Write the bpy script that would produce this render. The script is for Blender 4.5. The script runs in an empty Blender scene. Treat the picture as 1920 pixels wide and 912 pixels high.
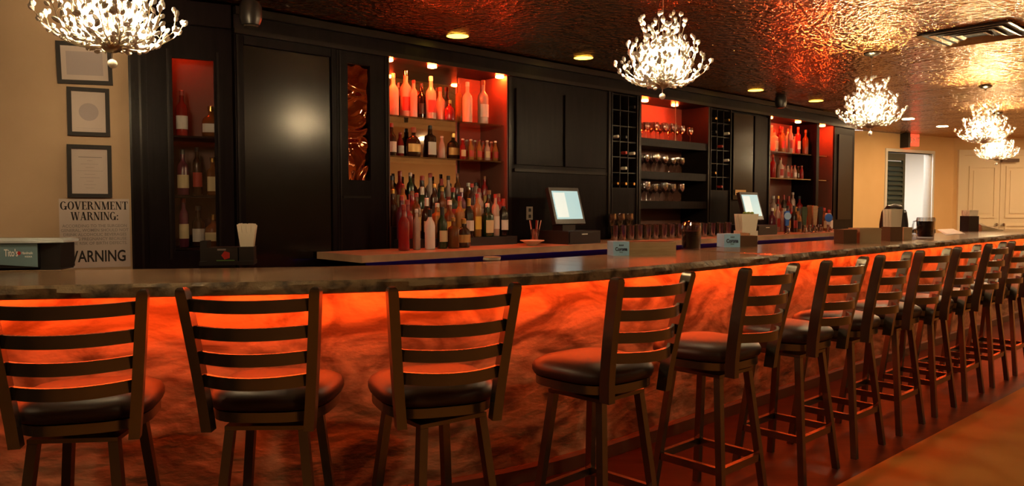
import bpy, math, random
from mathutils import Vector, Matrix, noise

random.seed(7)
S = bpy.context.scene
COL = S.collection
R = math.radians

# ------------------------------------------------------------------ camera, world, exposure
F_PX, EYE = 1450.0, 1.37
PITCH = math.atan(68 / 1450)
cam_d = bpy.data.cameras.new('camera')
cam_d.sensor_width = 36.0
cam_d.lens = F_PX / 1920 * 36.0
cam_d.clip_end = 100
cam = bpy.data.objects.new('camera', cam_d)
cam.location = (0, 0, EYE)
cam.rotation_euler = (math.pi / 2 - PITCH, 0, 0)
COL.objects.link(cam)
S.camera = cam

world = bpy.data.worlds.new('world')
S.world = world
world.use_nodes = True
world.node_tree.nodes['Background'].inputs[0].default_value = (0.5, 0.4, 0.3, 1)
world.node_tree.nodes['Background'].inputs[1].default_value = 0.02

S.view_settings.view_transform = 'Standard'
S.view_settings.look = 'None'
S.view_settings.gamma = 1.0
S.view_settings.use_curve_mapping = False
S.view_settings.exposure = 0.0
S.cycles.use_denoising = True
S.cycles.caustics_reflective = False
S.cycles.caustics_refractive = False
S.cycles.max_bounces = 8
S.cycles.sample_clamp_indirect = 4.0

# light levels of the place's lamps and of added unseen downlights
L_BULB = 1300.0        # chandelier bulbs
L_CAN = 8.0         # recessed downlights
L_LED_BAR = 54.0     # red strip under the bar top
L_PUCK = 780.0        # red puck lights in the display alcoves
L_BLUE = 14.0        # blue strip under the back counter
L_FILL_FAR = 260.0       # added unseen fill downlights, and the real far ones


# ------------------------------------------------------------------ pixel -> place
def ray(px, py):
    a = (px - 960) / F_PX
    b = -(py - 456) / F_PX
    return Vector((a, math.cos(PITCH) + b * math.sin(PITCH), -math.sin(PITCH) + b * math.cos(PITCH)))


def on_z(px, py, z):
    d = ray(px, py)
    return Vector((0, 0, EYE)) + d * ((z - EYE) / d.z)


class Frame:
    """a vertical reference plane: local x along it, local y away from the room, z up"""
    def __init__(self, ox, oy, deg):
        self.o = Vector((ox, oy, 0)); self.a = R(deg)
        self.u = Vector((math.cos(self.a), math.sin(self.a), 0))
        self.n = Vector((-math.sin(self.a), math.cos(self.a), 0))

    def w(self, t, y=0, z=0):
        return self.o + self.u * t + self.n * y + Vector((0, 0, z))

    def at(self, px, py, y=0):
        P = self.o + self.n * y
        d = ray(px, py)
        q = Vector((0, 0, EYE)) + d * (self.n.dot(P) / self.n.dot(d))
        return (q - P).dot(self.u), q.z


# ------------------------------------------------------------------ mesh helper
class MB:
    def __init__(self):
        self.v = []; self.f = []

    def box(self, x0, x1, y0, y1, z0, z1):
        b = len(self.v)
        self.v += [(x0, y0, z0), (x1, y0, z0), (x1, y1, z0), (x0, y1, z0), (x0, y0, z1), (x1, y0, z1), (x1, y1, z1), (x0, y1, z1)]
        self.f += [tuple(b + i for i in q) for q in ((3, 2, 1, 0), (4, 5, 6, 7), (0, 1, 5, 4), (1, 2, 6, 5), (2, 3, 7, 6), (3, 0, 4, 7))]
        return self

    def loft(self, rings, cap=True, closed=True):
        b = len(self.v); n = len(rings[0])
        for r in rings: self.v += [tuple(p) for p in r]
        for i in range(len(rings) - 1):
            for j in range(n if closed else n - 1):
                k = (j + 1) % n
                self.f.append((b + i * n + j, b + i * n + k, b + (i + 1) * n + k, b + (i + 1) * n + j))
        if cap and closed:
            self.f.append(tuple(b + j for j in reversed(range(n))))
            self.f.append(tuple(b + (len(rings) - 1) * n + j for j in range(n)))
        return self

    def lathe(self, prof, seg=14, c=(0, 0, 0), power=1.0, flat=1.0):
        rings = []
        for r, z in prof:
            ring = []
            for i in range(seg):
                a = 2 * math.pi * (i + .5) / seg
                x, y = math.cos(a), math.sin(a)
                x = math.copysign(abs(x) ** power, x); y = math.copysign(abs(y) ** power, y)
                ring.append((c[0] + r * x, c[1] + r * y * flat, c[2] + z))
            rings.append(ring)
        return self.loft(rings)

    def arc(self, r, z0, z1, half=1.1, seg=8, power=1.0, flat=1.0):
        rings = []
        for z in (z0, z1):
            ring = []
            for i in range(seg + 1):
                a = -math.pi / 2 - half + 2 * half * i / seg
                x, y = math.cos(a), math.sin(a)
                x = math.copysign(abs(x) ** power, x); y = math.copysign(abs(y) ** power, y)
                ring.append((r * x, r * y * flat, z))
            rings.append(ring)
        return self.loft(rings, closed=False)

    def tube(self, pts, rad, seg=6):
        rings = []
        pts = [Vector(p) for p in pts]
        for i, p in enumerate(pts):
            t = (pts[min(i + 1, len(pts) - 1)] - pts[max(i - 1, 0)]).normalized()
            a = t.orthogonal().normalized(); bb = t.cross(a)
            rr = rad[i] if isinstance(rad, (list, tuple)) else rad
            rings.append([p + a * (rr * math.cos(2 * math.pi * k / seg)) + bb * (rr * math.sin(2 * math.pi * k / seg)) for k in range(seg)])
        return self.loft(rings)

    def bar(self, p, q, w, h, up=(0, 0, 1)):
        p = Vector(p); q = Vector(q); t = (q - p).normalized()
        s = t.cross(Vector(up)).normalized(); u = s.cross(t)
        ring = lambda c: [c - s * w / 2 - u * h / 2, c + s * w / 2 - u * h / 2, c + s * w / 2 + u * h / 2, c - s * w / 2 + u * h / 2]
        return self.loft([ring(p), ring(q)])

    def ball(self, c, r, seg=8, rings=5, sz=1.0):
        prof = [(max(r * math.sin(math.pi * i / rings), r * .02), -r * sz * math.cos(math.pi * i / rings)) for i in range(rings + 1)]
        return self.lathe(prof, seg, c)

    def mesh(self, name, mat, smooth=True, angle=0.7):
        me = bpy.data.meshes.new(name)
        me.from_pydata(self.v, [], self.f)
        me.update()
        if smooth:
            me.shade_smooth(); me.set_sharp_from_angle(angle=angle)
        if mat: me.materials.append(mat)
        return me

    def build(self, name, mat, parent=None, smooth=True, angle=0.7, **kw):
        return link(name, self.mesh(name, mat, smooth, angle), parent, **kw)


def link(name, data, parent=None, loc=None, rz=None):
    o = bpy.data.objects.new(name, data); COL.objects.link(o)
    if parent: o.parent = parent
    if loc is not None: o.location = loc
    if rz is not None: o.rotation_euler = (0, 0, rz)
    return o


def tag(o, label, cat, group=None, kind=None):
    o['label'] = label; o['category'] = cat
    if group: o['group'] = group
    if kind: o['kind'] = kind
    return o


def thing(name, label, cat, loc=(0, 0, 0), rz=0, group=None):
    o = link(name, None, None, loc, rz)
    o.empty_display_size = .1
    return tag(o, label, cat, group)


def struct(name, mb, mat, parent=None, label=None, loc=None, rz=None, smooth=False):
    o = mb.build(name, mat, parent, smooth=smooth, loc=loc, rz=rz)
    if not parent:
        o['kind'] = 'structure'
        if label: o['label'] = label
    return o


def box(x0, x1, y0, y1, z0, z1):
    return MB().box(x0, x1, y0, y1, z0, z1)


def text(body, size, mat, parent, loc, rx=math.pi / 2, rz=0, name='lettering', sx=1.0, bold=0.0, align='LEFT'):
    c = bpy.data.curves.new(name, 'FONT')
    c.body = body; c.size = size; c.extrude = 0.0004; c.offset = bold; c.align_x = align
    c.resolution_u = 3
    tmp = bpy.data.objects.new('tmp', c)
    me = bpy.data.meshes.new_from_object(tmp)
    me.name = name
    bpy.data.objects.remove(tmp); bpy.data.curves.remove(c)
    me.materials.clear(); me.materials.append(mat)
    o = link(name, me, parent, loc)
    o.rotation_euler = (rx, 0, rz); o.scale = (sx, 1, 1)
    return o


def serif_text(word, h, width, m, parent, loc, name='lettering'):
    """heavy Roman capitals with slab serifs, flat on the x-z plane, fitted to a width"""
    T, t = .2, .065
    mb = MB(); x = [0.0]

    def quad(*p):
        b = len(mb.v)
        mb.v += [(x[0] + a, -.0006, c) for a, c in p] + [(x[0] + a, 0, c) for a, c in p]
        mb.f += [(b, b + 1, b + 2, b + 3), (b + 7, b + 6, b + 5, b + 4)] + [(b + i, b + 4 + i, b + 4 + (i + 1) % 4, b + (i + 1) % 4) for i in range(4)]

    def rc(x0, x1, z0, z1): quad((x0, z0), (x1, z0), (x1, z1), (x0, z1))

    def ser(cx, z, w=.3):
        rc(cx - w / 2, cx + w / 2, 0 if z == 0 else 1 - t * .8, t * .8 if z == 0 else 1)

    def ring(cx, cz, rx, rz, tx, tz, a0=0, a1=360, n=20):
        for i in range(n):
            p, q = R(a0 + (a1 - a0) * i / n), R(a0 + (a1 - a0) * (i + 1) / n)
            quad((cx + (rx - tx) * math.cos(p), cz + (rz - tz) * math.sin(p)), (cx + rx * math.cos(p), cz + rz * math.sin(p)),
                 (cx + rx * math.cos(q), cz + rz * math.sin(q)), (cx + (rx - tx) * math.cos(q), cz + (rz - tz) * math.sin(q)))

    def diag(x0, z0, x1, z1, w): quad((x0 - w / 2, z0), (x0 + w / 2, z0), (x1 + w / 2, z1), (x1 - w / 2, z1))

    for ch in word:
        w = .8
        if ch == 'O': ring(.4, .5, .4, .51, T, t)
        elif ch == 'G':
            ring(.4, .5, .4, .51, T, t, 40, 330); rc(.58, .78, .0, .42); ser(.66, 0, .01); rc(.46, .86, .38, .44); w = .86
        elif ch == 'I': rc(.08, .28, 0, 1); ser(.18, 0, .36); ser(.18, 1, .36); w = .36
        elif ch == 'E':
            rc(.08, .28, 0, 1); rc(0, .62, 0, t); rc(0, .6, 1 - t, 1); rc(.28, .48, .48, .54); rc(.56, .64, 0, .24); rc(.54, .61, .78, 1); rc(.45, .5, .4, .62); w = .64
        elif ch == 'T':
            rc(.26, .46, 0, 1); ser(.36, 0, .38); rc(0, .72, 1 - t, 1); rc(0, .06, .74, 1); rc(.66, .72, .74, 1); w = .72
        elif ch == 'R':
            rc(.08, .28, 0, 1); ser(.18, 0, .36); ser(.1, 1, .2); ring(.3, .74, .36, .26, .19, t, -90, 90, 12); rc(.2, .32, 1 - t, 1); rc(.2, .34, .48, .48 + t); diag(.72, 0, .46, .5, .2); rc(.64, .86, 0, t); w = .82
        elif ch == 'N':
            rc(.12, .19, 0, 1); rc(.68, .75, 0, 1); diag(.68, 0, .16, 1, .22); ser(.15, 0, .3); ser(.71, 1, .3); ser(.08, 1, .16); w = .86
        elif ch == 'M':
            rc(.12, .19, 0, 1); rc(.76, .96, 0, 1); diag(.48, 0, .2, 1, .2); diag(.48, 0, .82, 1, .07); ser(.15, 0, .3); ser(.86, 0, .34); ser(.9, 1, .26); ser(.08, 1, .18); w = 1.04
        elif ch == 'V': diag(.42, 0, .16, 1, .22); diag(.44, 0, .7, 1, .08); ser(.16, 1, .36); ser(.7, 1, .28); w = .84
        elif ch == 'A': diag(.12, 0, .4, 1, .08); diag(.68, 0, .42, 1, .22); rc(.22, .58, .28, .34); ser(.12, 0, .26); ser(.68, 0, .36); w = .86
        elif ch == 'W':
            diag(.36, 0, .14, 1, .2); diag(.38, 0, .58, 1, .07); diag(.82, 0, .6, 1, .2); diag(.84, 0, 1.06, 1, .07); ser(.14, 1, .32); ser(.58, 1, .3); ser(1.06, 1, .24); w = 1.18
        elif ch == ':': rc(.04, .2, 0, .16); rc(.04, .2, .45, .61); w = .24
        x[0] += w + .03
    k = width / x[0]
    mb.v = [(a * k, b, c * h) for a, b, c in mb.v]
    return mb.build(name, m, parent, smooth=False, loc=loc)


ORD = ['first', 'second', 'third', 'fourth', 'fifth', 'sixth', 'seventh', 'eighth', 'ninth', 'tenth', 'eleventh', 'twelfth',
       'thirteenth', 'fourteenth', 'fifteenth', 'sixteenth', 'seventeenth', 'eighteenth', 'nineteenth', 'twentieth']


# ------------------------------------------------------------------ materials
def mat(name, col, rough=.5, metal=0.0, trans=0.0, emit=None, es=0.0, coat=0.0, spec=.5, alpha=1.0):
    m = bpy.data.materials.new(name); m.use_nodes = True
    b = m.node_tree.nodes['Principled BSDF']
    b.inputs['Base Color'].default_value = (*col, 1)
    b.inputs['Roughness'].default_value = rough
    b.inputs['Metallic'].default_value = metal
    b.inputs['Transmission Weight'].default_value = trans
    b.inputs['Coat Weight'].default_value = coat
    b.inputs['Coat Roughness'].default_value = .12
    b.inputs['Specular IOR Level'].default_value = spec
    if emit:
        b.inputs['Emission Color'].default_value = (*emit, 1)
        b.inputs['Emission Strength'].default_value = es
    return m


def vary(m, c1, c2, scale=6.0, detail=6.0, distort=0.0, bump=0.0, bscale=None, stretch=(1, 1, 1), lo=.35, hi=.65, bdist=.01):
    """noise-driven colour between c1 and c2, with a noise bump"""
    nt = m.node_tree; N = nt.nodes; L = nt.links
    b = N['Principled BSDF']
    tc = N.new('ShaderNodeTexCoord'); mp = N.new('ShaderNodeMapping'); mp.inputs['Scale'].default_value = stretch
    L.new(tc.outputs['Object'], mp.inputs[0])
    nz = N.new('ShaderNodeTexNoise'); nz.inputs['Scale'].default_value = scale; nz.inputs['Detail'].default_value = detail
    nz.inputs['Distortion'].default_value = distort
    L.new(mp.outputs[0], nz.inputs['Vector'])
    rp = N.new('ShaderNodeValToRGB')
    rp.color_ramp.elements[0].position = lo; rp.color_ramp.elements[0].color = (*c1, 1)
    rp.color_ramp.elements[1].position = hi; rp.color_ramp.elements[1].color = (*c2, 1)
    L.new(nz.outputs[0], rp.inputs[0]); L.new(rp.outputs[0], b.inputs['Base Color'])
    if bump:
        n2 = N.new('ShaderNodeTexNoise'); n2.inputs['Scale'].default_value = bscale or scale * 3; n2.inputs['Detail'].default_value = 5
        L.new(mp.outputs[0], n2.inputs['Vector'])
        bp = N.new('ShaderNodeBump'); bp.inputs['Strength'].default_value = bump; bp.inputs['Distance'].default_value = bdist
        L.new(n2.outputs[0], bp.inputs['Height']); L.new(bp.outputs[0], b.inputs['Normal'])
    return m


def thin_glass(name, tint=(1, 1, 1), refl=.12, rough=.03):
    m = bpy.data.materials.new(name); m.use_nodes = True
    nt = m.node_tree; N = nt.nodes; L = nt.links
    N.remove(N['Principled BSDF'])
    t = N.new('ShaderNodeBsdfTransparent'); t.inputs[0].default_value = (*tint, 1)
    g = N.new('ShaderNodeBsdfGlossy'); g.inputs['Roughness'].default_value = rough
    lw = N.new('ShaderNodeLayerWeight'); lw.inputs[0].default_value = .35
    ma = N.new('ShaderNodeMath'); ma.operation = 'MULTIPLY_ADD'; ma.inputs[1].default_value = .6; ma.inputs[2].default_value = refl
    L.new(lw.outputs['Facing'], ma.inputs[0])
    mx = N.new('ShaderNodeMixShader')
    L.new(ma.outputs[0], mx.inputs[0]); L.new(t.outputs[0], mx.inputs[1]); L.new(g.outputs[0], mx.inputs[2])
    L.new(mx.outputs[0], N['Material Output'].inputs[0])
    return m


M = {}
M['cab'] = vary(mat('dark_stained_wood', (.02, .014, .012), .38, spec=.06), (.004, .0024, .0034), (.008, .0048, .006), 5, stretch=(6, 6, .6))
M['cab_inner'] = mat('red_brown_cabinet_lining', (.13, .055, .04), .5, spec=.3)
M['cab_gloss'] = mat('dark_glossy_panel', (.006, .004, .003), .2, spec=.25)
M['trim'] = mat('dark_trim', (.010, .0065, .006), .33, spec=.15)
M['beige'] = vary(mat('beige_paint', (.5, .36, .2), .7), (.46, .315, .20), (.5, .345, .22), 2.5)
M['beige_far'] = vary(mat('warm_cream_paint', (.72, .5, .26), .7), (.84, .53, .24), (.88, .57, .27), 2.0)
M['white_paint'] = mat('white_paint', (.8, .76, .68), .5)
M['door_white'] = mat('cream_door_paint', (.88, .72, .5), .45)
M['floor'] = vary(mat('dark_red_floor', (.10, .03, .015), .42, spec=.25), (.03, .013, .008), (.055, .022, .013), 3, stretch=(1, 5, 1), bump=.05)
M['carpet'] = vary(mat('rust_carpet', (.33, .13, .035), .9), (.52, .22, .03), (.62, .27, .04), 1.6, bump=.3, bscale=300, bdist=.003)
M['steel'] = mat('bronze_metal', (.15, .13, .105), .26, metal=.9)
M['vinyl'] = mat('black_vinyl', (.026, .013, .012), .42, spec=.35)
M['stone'] = vary(mat('mottled_stone_plaster', (.42, .3, .18), .6), (.17, .10, .055), (.56, .40, .24), 2.0, 9, 2.2, bump=.5, bscale=5, stretch=(1, 1, 2.1), bdist=.03, lo=.36, hi=.58)
M['bartop'] = vary(mat('polished_brown_stone', (.24, .15, .08), .26, coat=.3), (.16, .098, .052), (.36, .23, .13), 3.2, 8, .8, stretch=(1, 1, 1))
M['baredge'] = vary(mat('chiselled_stone_edge', (.2, .14, .08), .55), (.06, .043, .025), (.27, .19, .10), 13, 7, .3, bump=.8, bscale=30, lo=.38, hi=.55)
M['counter'] = vary(mat('back_counter_stone', (.42, .27, .16), .3), (.36, .22, .13), (.5, .33, .2), 6)
M['black'] = mat('black_plastic', (.012, .011, .012), .35)
M['black_matte'] = mat('black_matte', (.01, .009, .010), .7)
M['paper'] = mat('white_paper', (.75, .71, .66), .8)
M['paper_mauve'] = mat('pale_mauve_paper', (.55, .46, .43), .8)
M['ink'] = mat('black_ink', (.015, .012, .012), .8)
M['ink_soft'] = mat('grey_ink', (.3, .26, .25), .8)
M['ink_pale'] = mat('pale_grey_ink', (.40, .34, .35), .8)
M['ink_blue'] = mat('navy_ink', (.02, .03, .09), .7)
M['red_mark'] = mat('red_print', (.5, .02, .015), .6)
M['white_mark'] = mat('white_print', (.85, .85, .85), .6)
M['green_mark'] = mat('green_print', (.1, .22, .05), .6)
M['mirror'] = mat('mirror', (.88, .86, .82), .03, metal=1.0)
M['glass'] = thin_glass('clear_glass', (.97, .97, .97), .06)
M['glassware'] = thin_glass('glassware', (.88, .88, .88), .24, .06)
M['jug'] = thin_glass('jug_glass', (.9, .9, .9), .02, .05)
M['shelf_glass'] = thin_glass('shelf_glass', (.8, .82, .78), .15)
M['chrome'] = mat('chrome', (.6, .58, .55), .15, metal=1)
M['crystal'] = mat('crystal', (1.0, .96, .9), .12, trans=.35, spec=.8)
M['wire'] = mat('antique_silver_wire', (.5, .42, .3), .3, metal=1)
M['bulb'] = mat('lamp_bulb', (1, 1, 1), .5, emit=(1, .72, .38), es=L_BULB)
M['can_glow'] = mat('downlight_lens', (1, 1, 1), .5, emit=(1, .60, .055), es=L_CAN)
M['fill_far_glow'] = mat('fill_far_downlight_lens', (1, 1, 1), .5, emit=(1, .66, .33), es=L_FILL_FAR)  # lens of the added fill downlights and of the real far ones
M['can_trim'] = mat('downlight_trim', (.5, .32, .12), .4, metal=.6)
M['puck'] = mat('red_puck_lens', (1, .3, .1), .5, emit=(1, .055, .008), es=L_PUCK)
M['puck_dim'] = mat('dim_red_puck_lens', (1, .3, .1), .5, emit=(1, .04, .006), es=L_PUCK * .16)
M['led_red'] = mat('red_led_strip', (1, .3, .1), .5, emit=(1, .08, .010), es=L_LED_BAR)
M['led_blue'] = mat('blue_led_strip', (.1, .1, 1), .5, emit=(.02, .03, 1), es=L_BLUE)
M['exit_red'] = mat('exit_sign_face', (.8, .1, .05), .5, emit=(1, .10, .04), es=1.1)
M['napkin'] = mat('napkin_paper', (.8, .72, .58), .85)
M['cola'] = mat('cola', (.008, .002, .002), .3, spec=.2)
M['wood_box'] = vary(mat('pale_wood', (.4, .28, .15), .6), (.36, .25, .13), (.45, .32, .18), 8, stretch=(1, 1, 8))
M['kraft'] = mat('kraft_card', (.6, .44, .27), .7)
M['wood_dark'] = mat('brown_wood', (.12, .06, .03), .5)
M['pale_blue'] = mat('pale_blue_card', (.34, .64, .95), .6)
M['steel_blue'] = mat('slate_blue_print', (.15, .25, .3), .4)
M['lid'] = mat('clear_lid', (.62, .7, .74), .18, trans=.3)
M['tap_blue'] = mat('blue_enamel', (.04, .16, .6), .3)
M['tap_green'] = mat('dark_green_enamel', (.05, .09, .05), .35)
M['tap_wood'] = mat('tap_handle_wood', (.2, .09, .03), .4)
M['green_louver'] = mat('dark_green_paint', (.05, .065, .05), .5)
M['lime'] = mat('lime_green', (.2, .3, .05), .5)
M['plate'] = mat('white_ceramic', (.75, .62, .5), .3)

# bottle glass, caps, labels
G = {
    'clear': mat('clear_bottle_glass', (.6, .42, .35), .18, trans=.35),
    'frost': mat('frosted_bottle_glass', (.62, .44, .36), .5, trans=.15),
    'amber': mat('amber_spirit', (.16, .05, .012), .12, trans=.2),
    'brown': mat('dark_brown_glass', (.03, .012, .006), .12),
    'green': mat('dark_green_glass', (.015, .035, .012), .12),
    'red': mat('red_spirit', (.3, .015, .015), .15, trans=.2),
    'honey': mat('honey_spirit', (.4, .19, .05), .15, trans=.3),
    'black': mat('black_glass', (.008, .006, .006), .12),
    'plum': mat('plum_glass', (.10, .02, .04), .15),
    'white': mat('white_glazed_bottle', (.75, .62, .58), .3),
}
CAP = {'red': mat('red_cap', (.35, .03, .02), .35), 'black': M['black'], 'gold': mat('gold_cap', (.6, .38, .12), .3, metal=1),
       'white': mat('white_cap', (.7, .66, .6), .5), 'cork': mat('wood_stopper', (.25, .09, .04), .6), 'chrome': M['chrome']}
LAB = {'cream': mat('cream_label', (.6, .48, .28), .6), 'white': mat('white_label', (.68, .62, .58), .6), 'black': mat('black_label', (.02, .018, .018), .5),
       'red': mat('red_label', (.4, .04, .03), .6), 'gold': mat('gold_label', (.45, .28, .09), .4, metal=.4), 'yellow': mat('yellow_label', (.65, .42, .05), .6)}


# embossed tin ceiling
def tin():
    m = mat('embossed_tin', (.5, .25, .09), .13, metal=1.0)
    nt = m.node_tree; N = nt.nodes; L = nt.links; b = N['Principled BSDF']
    tc = N.new('ShaderNodeTexCoord')
    v = N.new('ShaderNodeTexVoronoi'); v.inputs['Scale'].default_value = 24; v.feature = 'SMOOTH_F1'
    n = N.new('ShaderNodeTexNoise'); n.inputs['Scale'].default_value = 26; n.inputs['Detail'].default_value = 3; n.inputs['Distortion'].default_value = 1.0
    L.new(tc.outputs['Object'], v.inputs['Vector']); L.new(tc.outputs['Object'], n.inputs['Vector'])
    ad = N.new('ShaderNodeMath'); ad.operation = 'ADD'
    L.new(v.outputs['Distance'], ad.inputs[0]); L.new(n.outputs[0], ad.inputs[1])
    bp = N.new('ShaderNodeBump'); bp.inputs['Strength'].default_value = .9; bp.inputs['Distance'].default_value = .024
    L.new(ad.outputs[0], bp.inputs['Height']); L.new(bp.outputs[0], b.inputs['Normal'])
    return m


M['tin'] = tin()


def wavy_mirror():
    m = mat('wavy_art_glass', (.4, .14, .07), .06, metal=1.0)
    nt = m.node_tree; N = nt.nodes; L = nt.links; b = N['Principled BSDF']
    tc = N.new('ShaderNodeTexCoord')
    n = N.new('ShaderNodeTexNoise'); n.inputs['Scale'].default_value = 4; n.inputs['Detail'].default_value = .5; n.inputs['Distortion'].default_value = 2.0
    L.new(tc.outputs['Object'], n.inputs['Vector'])
    bp = N.new('ShaderNodeBump'); bp.inputs['Strength'].default_value = .8; bp.inputs['Distance'].default_value = .08
    L.new(n.outputs[0], bp.inputs['Height']); L.new(bp.outputs[0], b.inputs['Normal'])
    return m


M['art_glass'] = wavy_mirror()

# ------------------------------------------------------------------ reference frames
CEIL = 2.60
BK = Frame(-1.169, 5.296, 42.5)     # back bar front plane
LF = Frame(-2.175, 4.57, 26.0)      # left wall and the cabinet standing against it
FA = Frame(5.46, 12.47, 30.4)       # far wall with the doorway
BAR_A0, BAR_A1 = R(10.3), R(43.0)


def bar_path():
    """front edge of the bar: straight, a wide bend, straight again"""
    c = Vector((-.002, 3.149)); d0 = Vector((math.cos(BAR_A0), math.sin(BAR_A0))); d1 = Vector((math.cos(BAR_A1), math.sin(BAR_A1)))
    rad = 3.3; dl = BAR_A1 - BAR_A0; tl = rad * math.tan(dl / 2)
    pts = []
    a = c - d0 * (tl + 2.3); b = c - d0 * tl
    n = 56
    for i in range(n): pts.append((a.lerp(b, i / n), BAR_A0))
    ctr = b + Vector((-math.sin(BAR_A0), math.cos(BAR_A0))) * rad
    n = 44
    for i in range(n):
        an = BAR_A0 + dl * i / n
        pts.append((ctr + Vector((math.sin(an), -math.cos(an))) * rad, an))
    b = c + d1 * tl; e = c + d1 * 9.6
    n = 170
    for i in range(n + 1): pts.append((b.lerp(e, i / n), BAR_A1))
    return pts


PATH = bar_path()


def sweep(profile, closed=True, jitter=None, path=None, cap=True):
    """profile: (offset inward from the bar's front edge, z)"""
    rings = []
    for i, (p, an) in enumerate(path or PATH):
        nn = Vector((-math.sin(an), math.cos(an)))
        ring = []
        for k, (d, z) in enumerate(profile):
            if jitter and k in jitter:
                j = jitter[k]
                d = d + j * noise.noise(Vector((p.x * 9, p.y * 9, k * 3.1))) + j * .6 * noise.noise(Vector((p.x * 31, p.y * 31, k * 5.7)))
                z = z + .25 * j * noise.noise(Vector((p.x * 17, p.y * 17, k * 7.7 + 20)))
            q = p + nn * d
            ring.append((q.x, q.y, z))
        rings.append(ring)
    return MB().loft(rings, closed=closed, cap=cap)


# ------------------------------------------------------------------ the setting
struct('floor', box(-9, 14, -5, 18, -.1, 0), M['floor'], label='dark red polished floor under the bar stools')
# carpet side of the room: everything right of a line parallel to the bar
cu = Vector((math.cos(R(42.2)), math.sin(R(42.2)))); cp = Vector((1.61, 3.74))
a = cp - cu * 9; b_ = cp + cu * 13.2
mb = MB(); mb.loft([[(a.x, a.y, 0.0005), (b_.x, b_.y, 0.0005), (b_.x + 2, -4.9, 0.0005), (a.x, -4.9, 0.0005)],
                    [(a.x, a.y, .008), (b_.x, b_.y, .008), (b_.x + 2, -4.9, .008), (a.x, -4.9, .008)]])
struct('floor_carpet', mb, M['carpet'], label='rust orange carpet along the right side of the room')

# left wall, running 26 degrees, then closing the room behind the camera
p0 = LF.w(-.065); p1 = LF.w(-6)
o = struct('wall_left', box(-6, -.065, 0, .15, 0, CEIL), M['beige'], label='beige painted wall with framed certificates', loc=LF.o, rz=LF.a)
o = struct('wall_side', box(-.15, 0, -9, .5, 0, CEIL), M['beige'], label='beige side wall left of the camera', loc=(p1.x + .1, p1.y + .2, 0))
struct('wall_rear', box(-9, 14, -4.6, -4.45, 0, CEIL), M['beige'], label='beige wall behind the camera')
struct('wall_right', box(11.6, 11.75, -4.5, 14.2, 0, CEIL), M['beige_far'], label='cream wall on the right of the room')
struct('wall_back', box(-1.0, 8.0, .46, .6, 0, CEIL), M['cab'], label='dark wall behind the back bar', loc=BK.o, rz=BK.a)

# far wall with its doorway
dx0, dz = FA.at(1663, 284); dx1, _ = FA.at(1748, 291)
corner = 2.842
mb = MB().box(-3.2, dx0, 0, .15, 0, CEIL).box(dx1, corner, 0, .15, 0, CEIL).box(dx0, dx1, 0, .15, dz, CEIL)
struct('wall_far', mb, M['beige_far'], label='warm cream end wall with an open doorway', loc=FA.o, rz=FA.a)
cw = FA.w(corner)
struct('wall_far_side', box(0, 4.2, 0, .15, 0, CEIL), M['beige_far'], label='cream wall holding the double doors', loc=cw)
# passage behind the doorway
mb = MB().box(dx0 - 1.2, dx1 + 1.6, 1.9, 2.0, 0, CEIL).box(dx0 - 1.3, dx0 - 1.2, .15, 2.0, 0, CEIL).box(dx1 + 1.6, dx1 + 1.7, .15, 2.0, 0, CEIL)
struct('wall_passage', mb, M['white_paint'], label='white wall of the bright passage beyond the doorway', loc=FA.o, rz=FA.a)

# doorway casing and open louvred leaf
d1 = link('door_1', None, None, FA.w(dx0, 0, 0), FA.a); d1['kind'] = 'structure'; d1['label'] = 'open doorway with a dark green louvred leaf'
mb = MB().box(-.05, 0, -.02, .15, 0, dz + .05).box(dx1 - dx0, dx1 - dx0 + .05, -.02, .15, 0, dz + .05).box(0, dx1 - dx0, -.02, .15, dz, dz + .05)
mb.build('door_casing', M['white_paint'], d1, smooth=False)
leaf = link('door_leaf', None, d1, (.005, .02, 0), 0)
lw = (dx1 - dx0) * .42
box(0, .06, 0, .04, .02, dz - .02).build('stile', M['green_louver'], leaf, smooth=False)
box(lw - .06, lw, 0, .04, .02, dz - .02).build('stile', M['green_louver'], leaf, smooth=False)
box(.06, lw - .06, 0, .04, dz - .14, dz - .02).build('rail', M['green_louver'], leaf, smooth=False)
sl = MB().bar((.06, .02, 0), (lw - .06, .02, 0), .11, .012, up=(0, -.8, .6)).mesh('louver_slat', M['green_louver'], False)
for i in range(26): link('louver_slat', sl, leaf, (0, 0, .1 + i * (dz - .3) / 25))
# passage ceiling lamp
pl = thing('passage_ceiling_lamp', 'square ceiling lamp in the white passage beyond the doorway', 'lamp', FA.w((dx0 + dx1) / 2 + .3, 1.0, CEIL - .03), FA.a)
box(-.3, .3, -.3, .3, -.02, .03).build('housing', M['white_paint'], pl, smooth=False)
box(-.27, .27, -.27, .27, -.026, -.02).build('diffuser', mat('passage_diffuser', (1, 1, 1), .5, emit=(1, .96, .92), es=110), pl, smooth=False)

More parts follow.
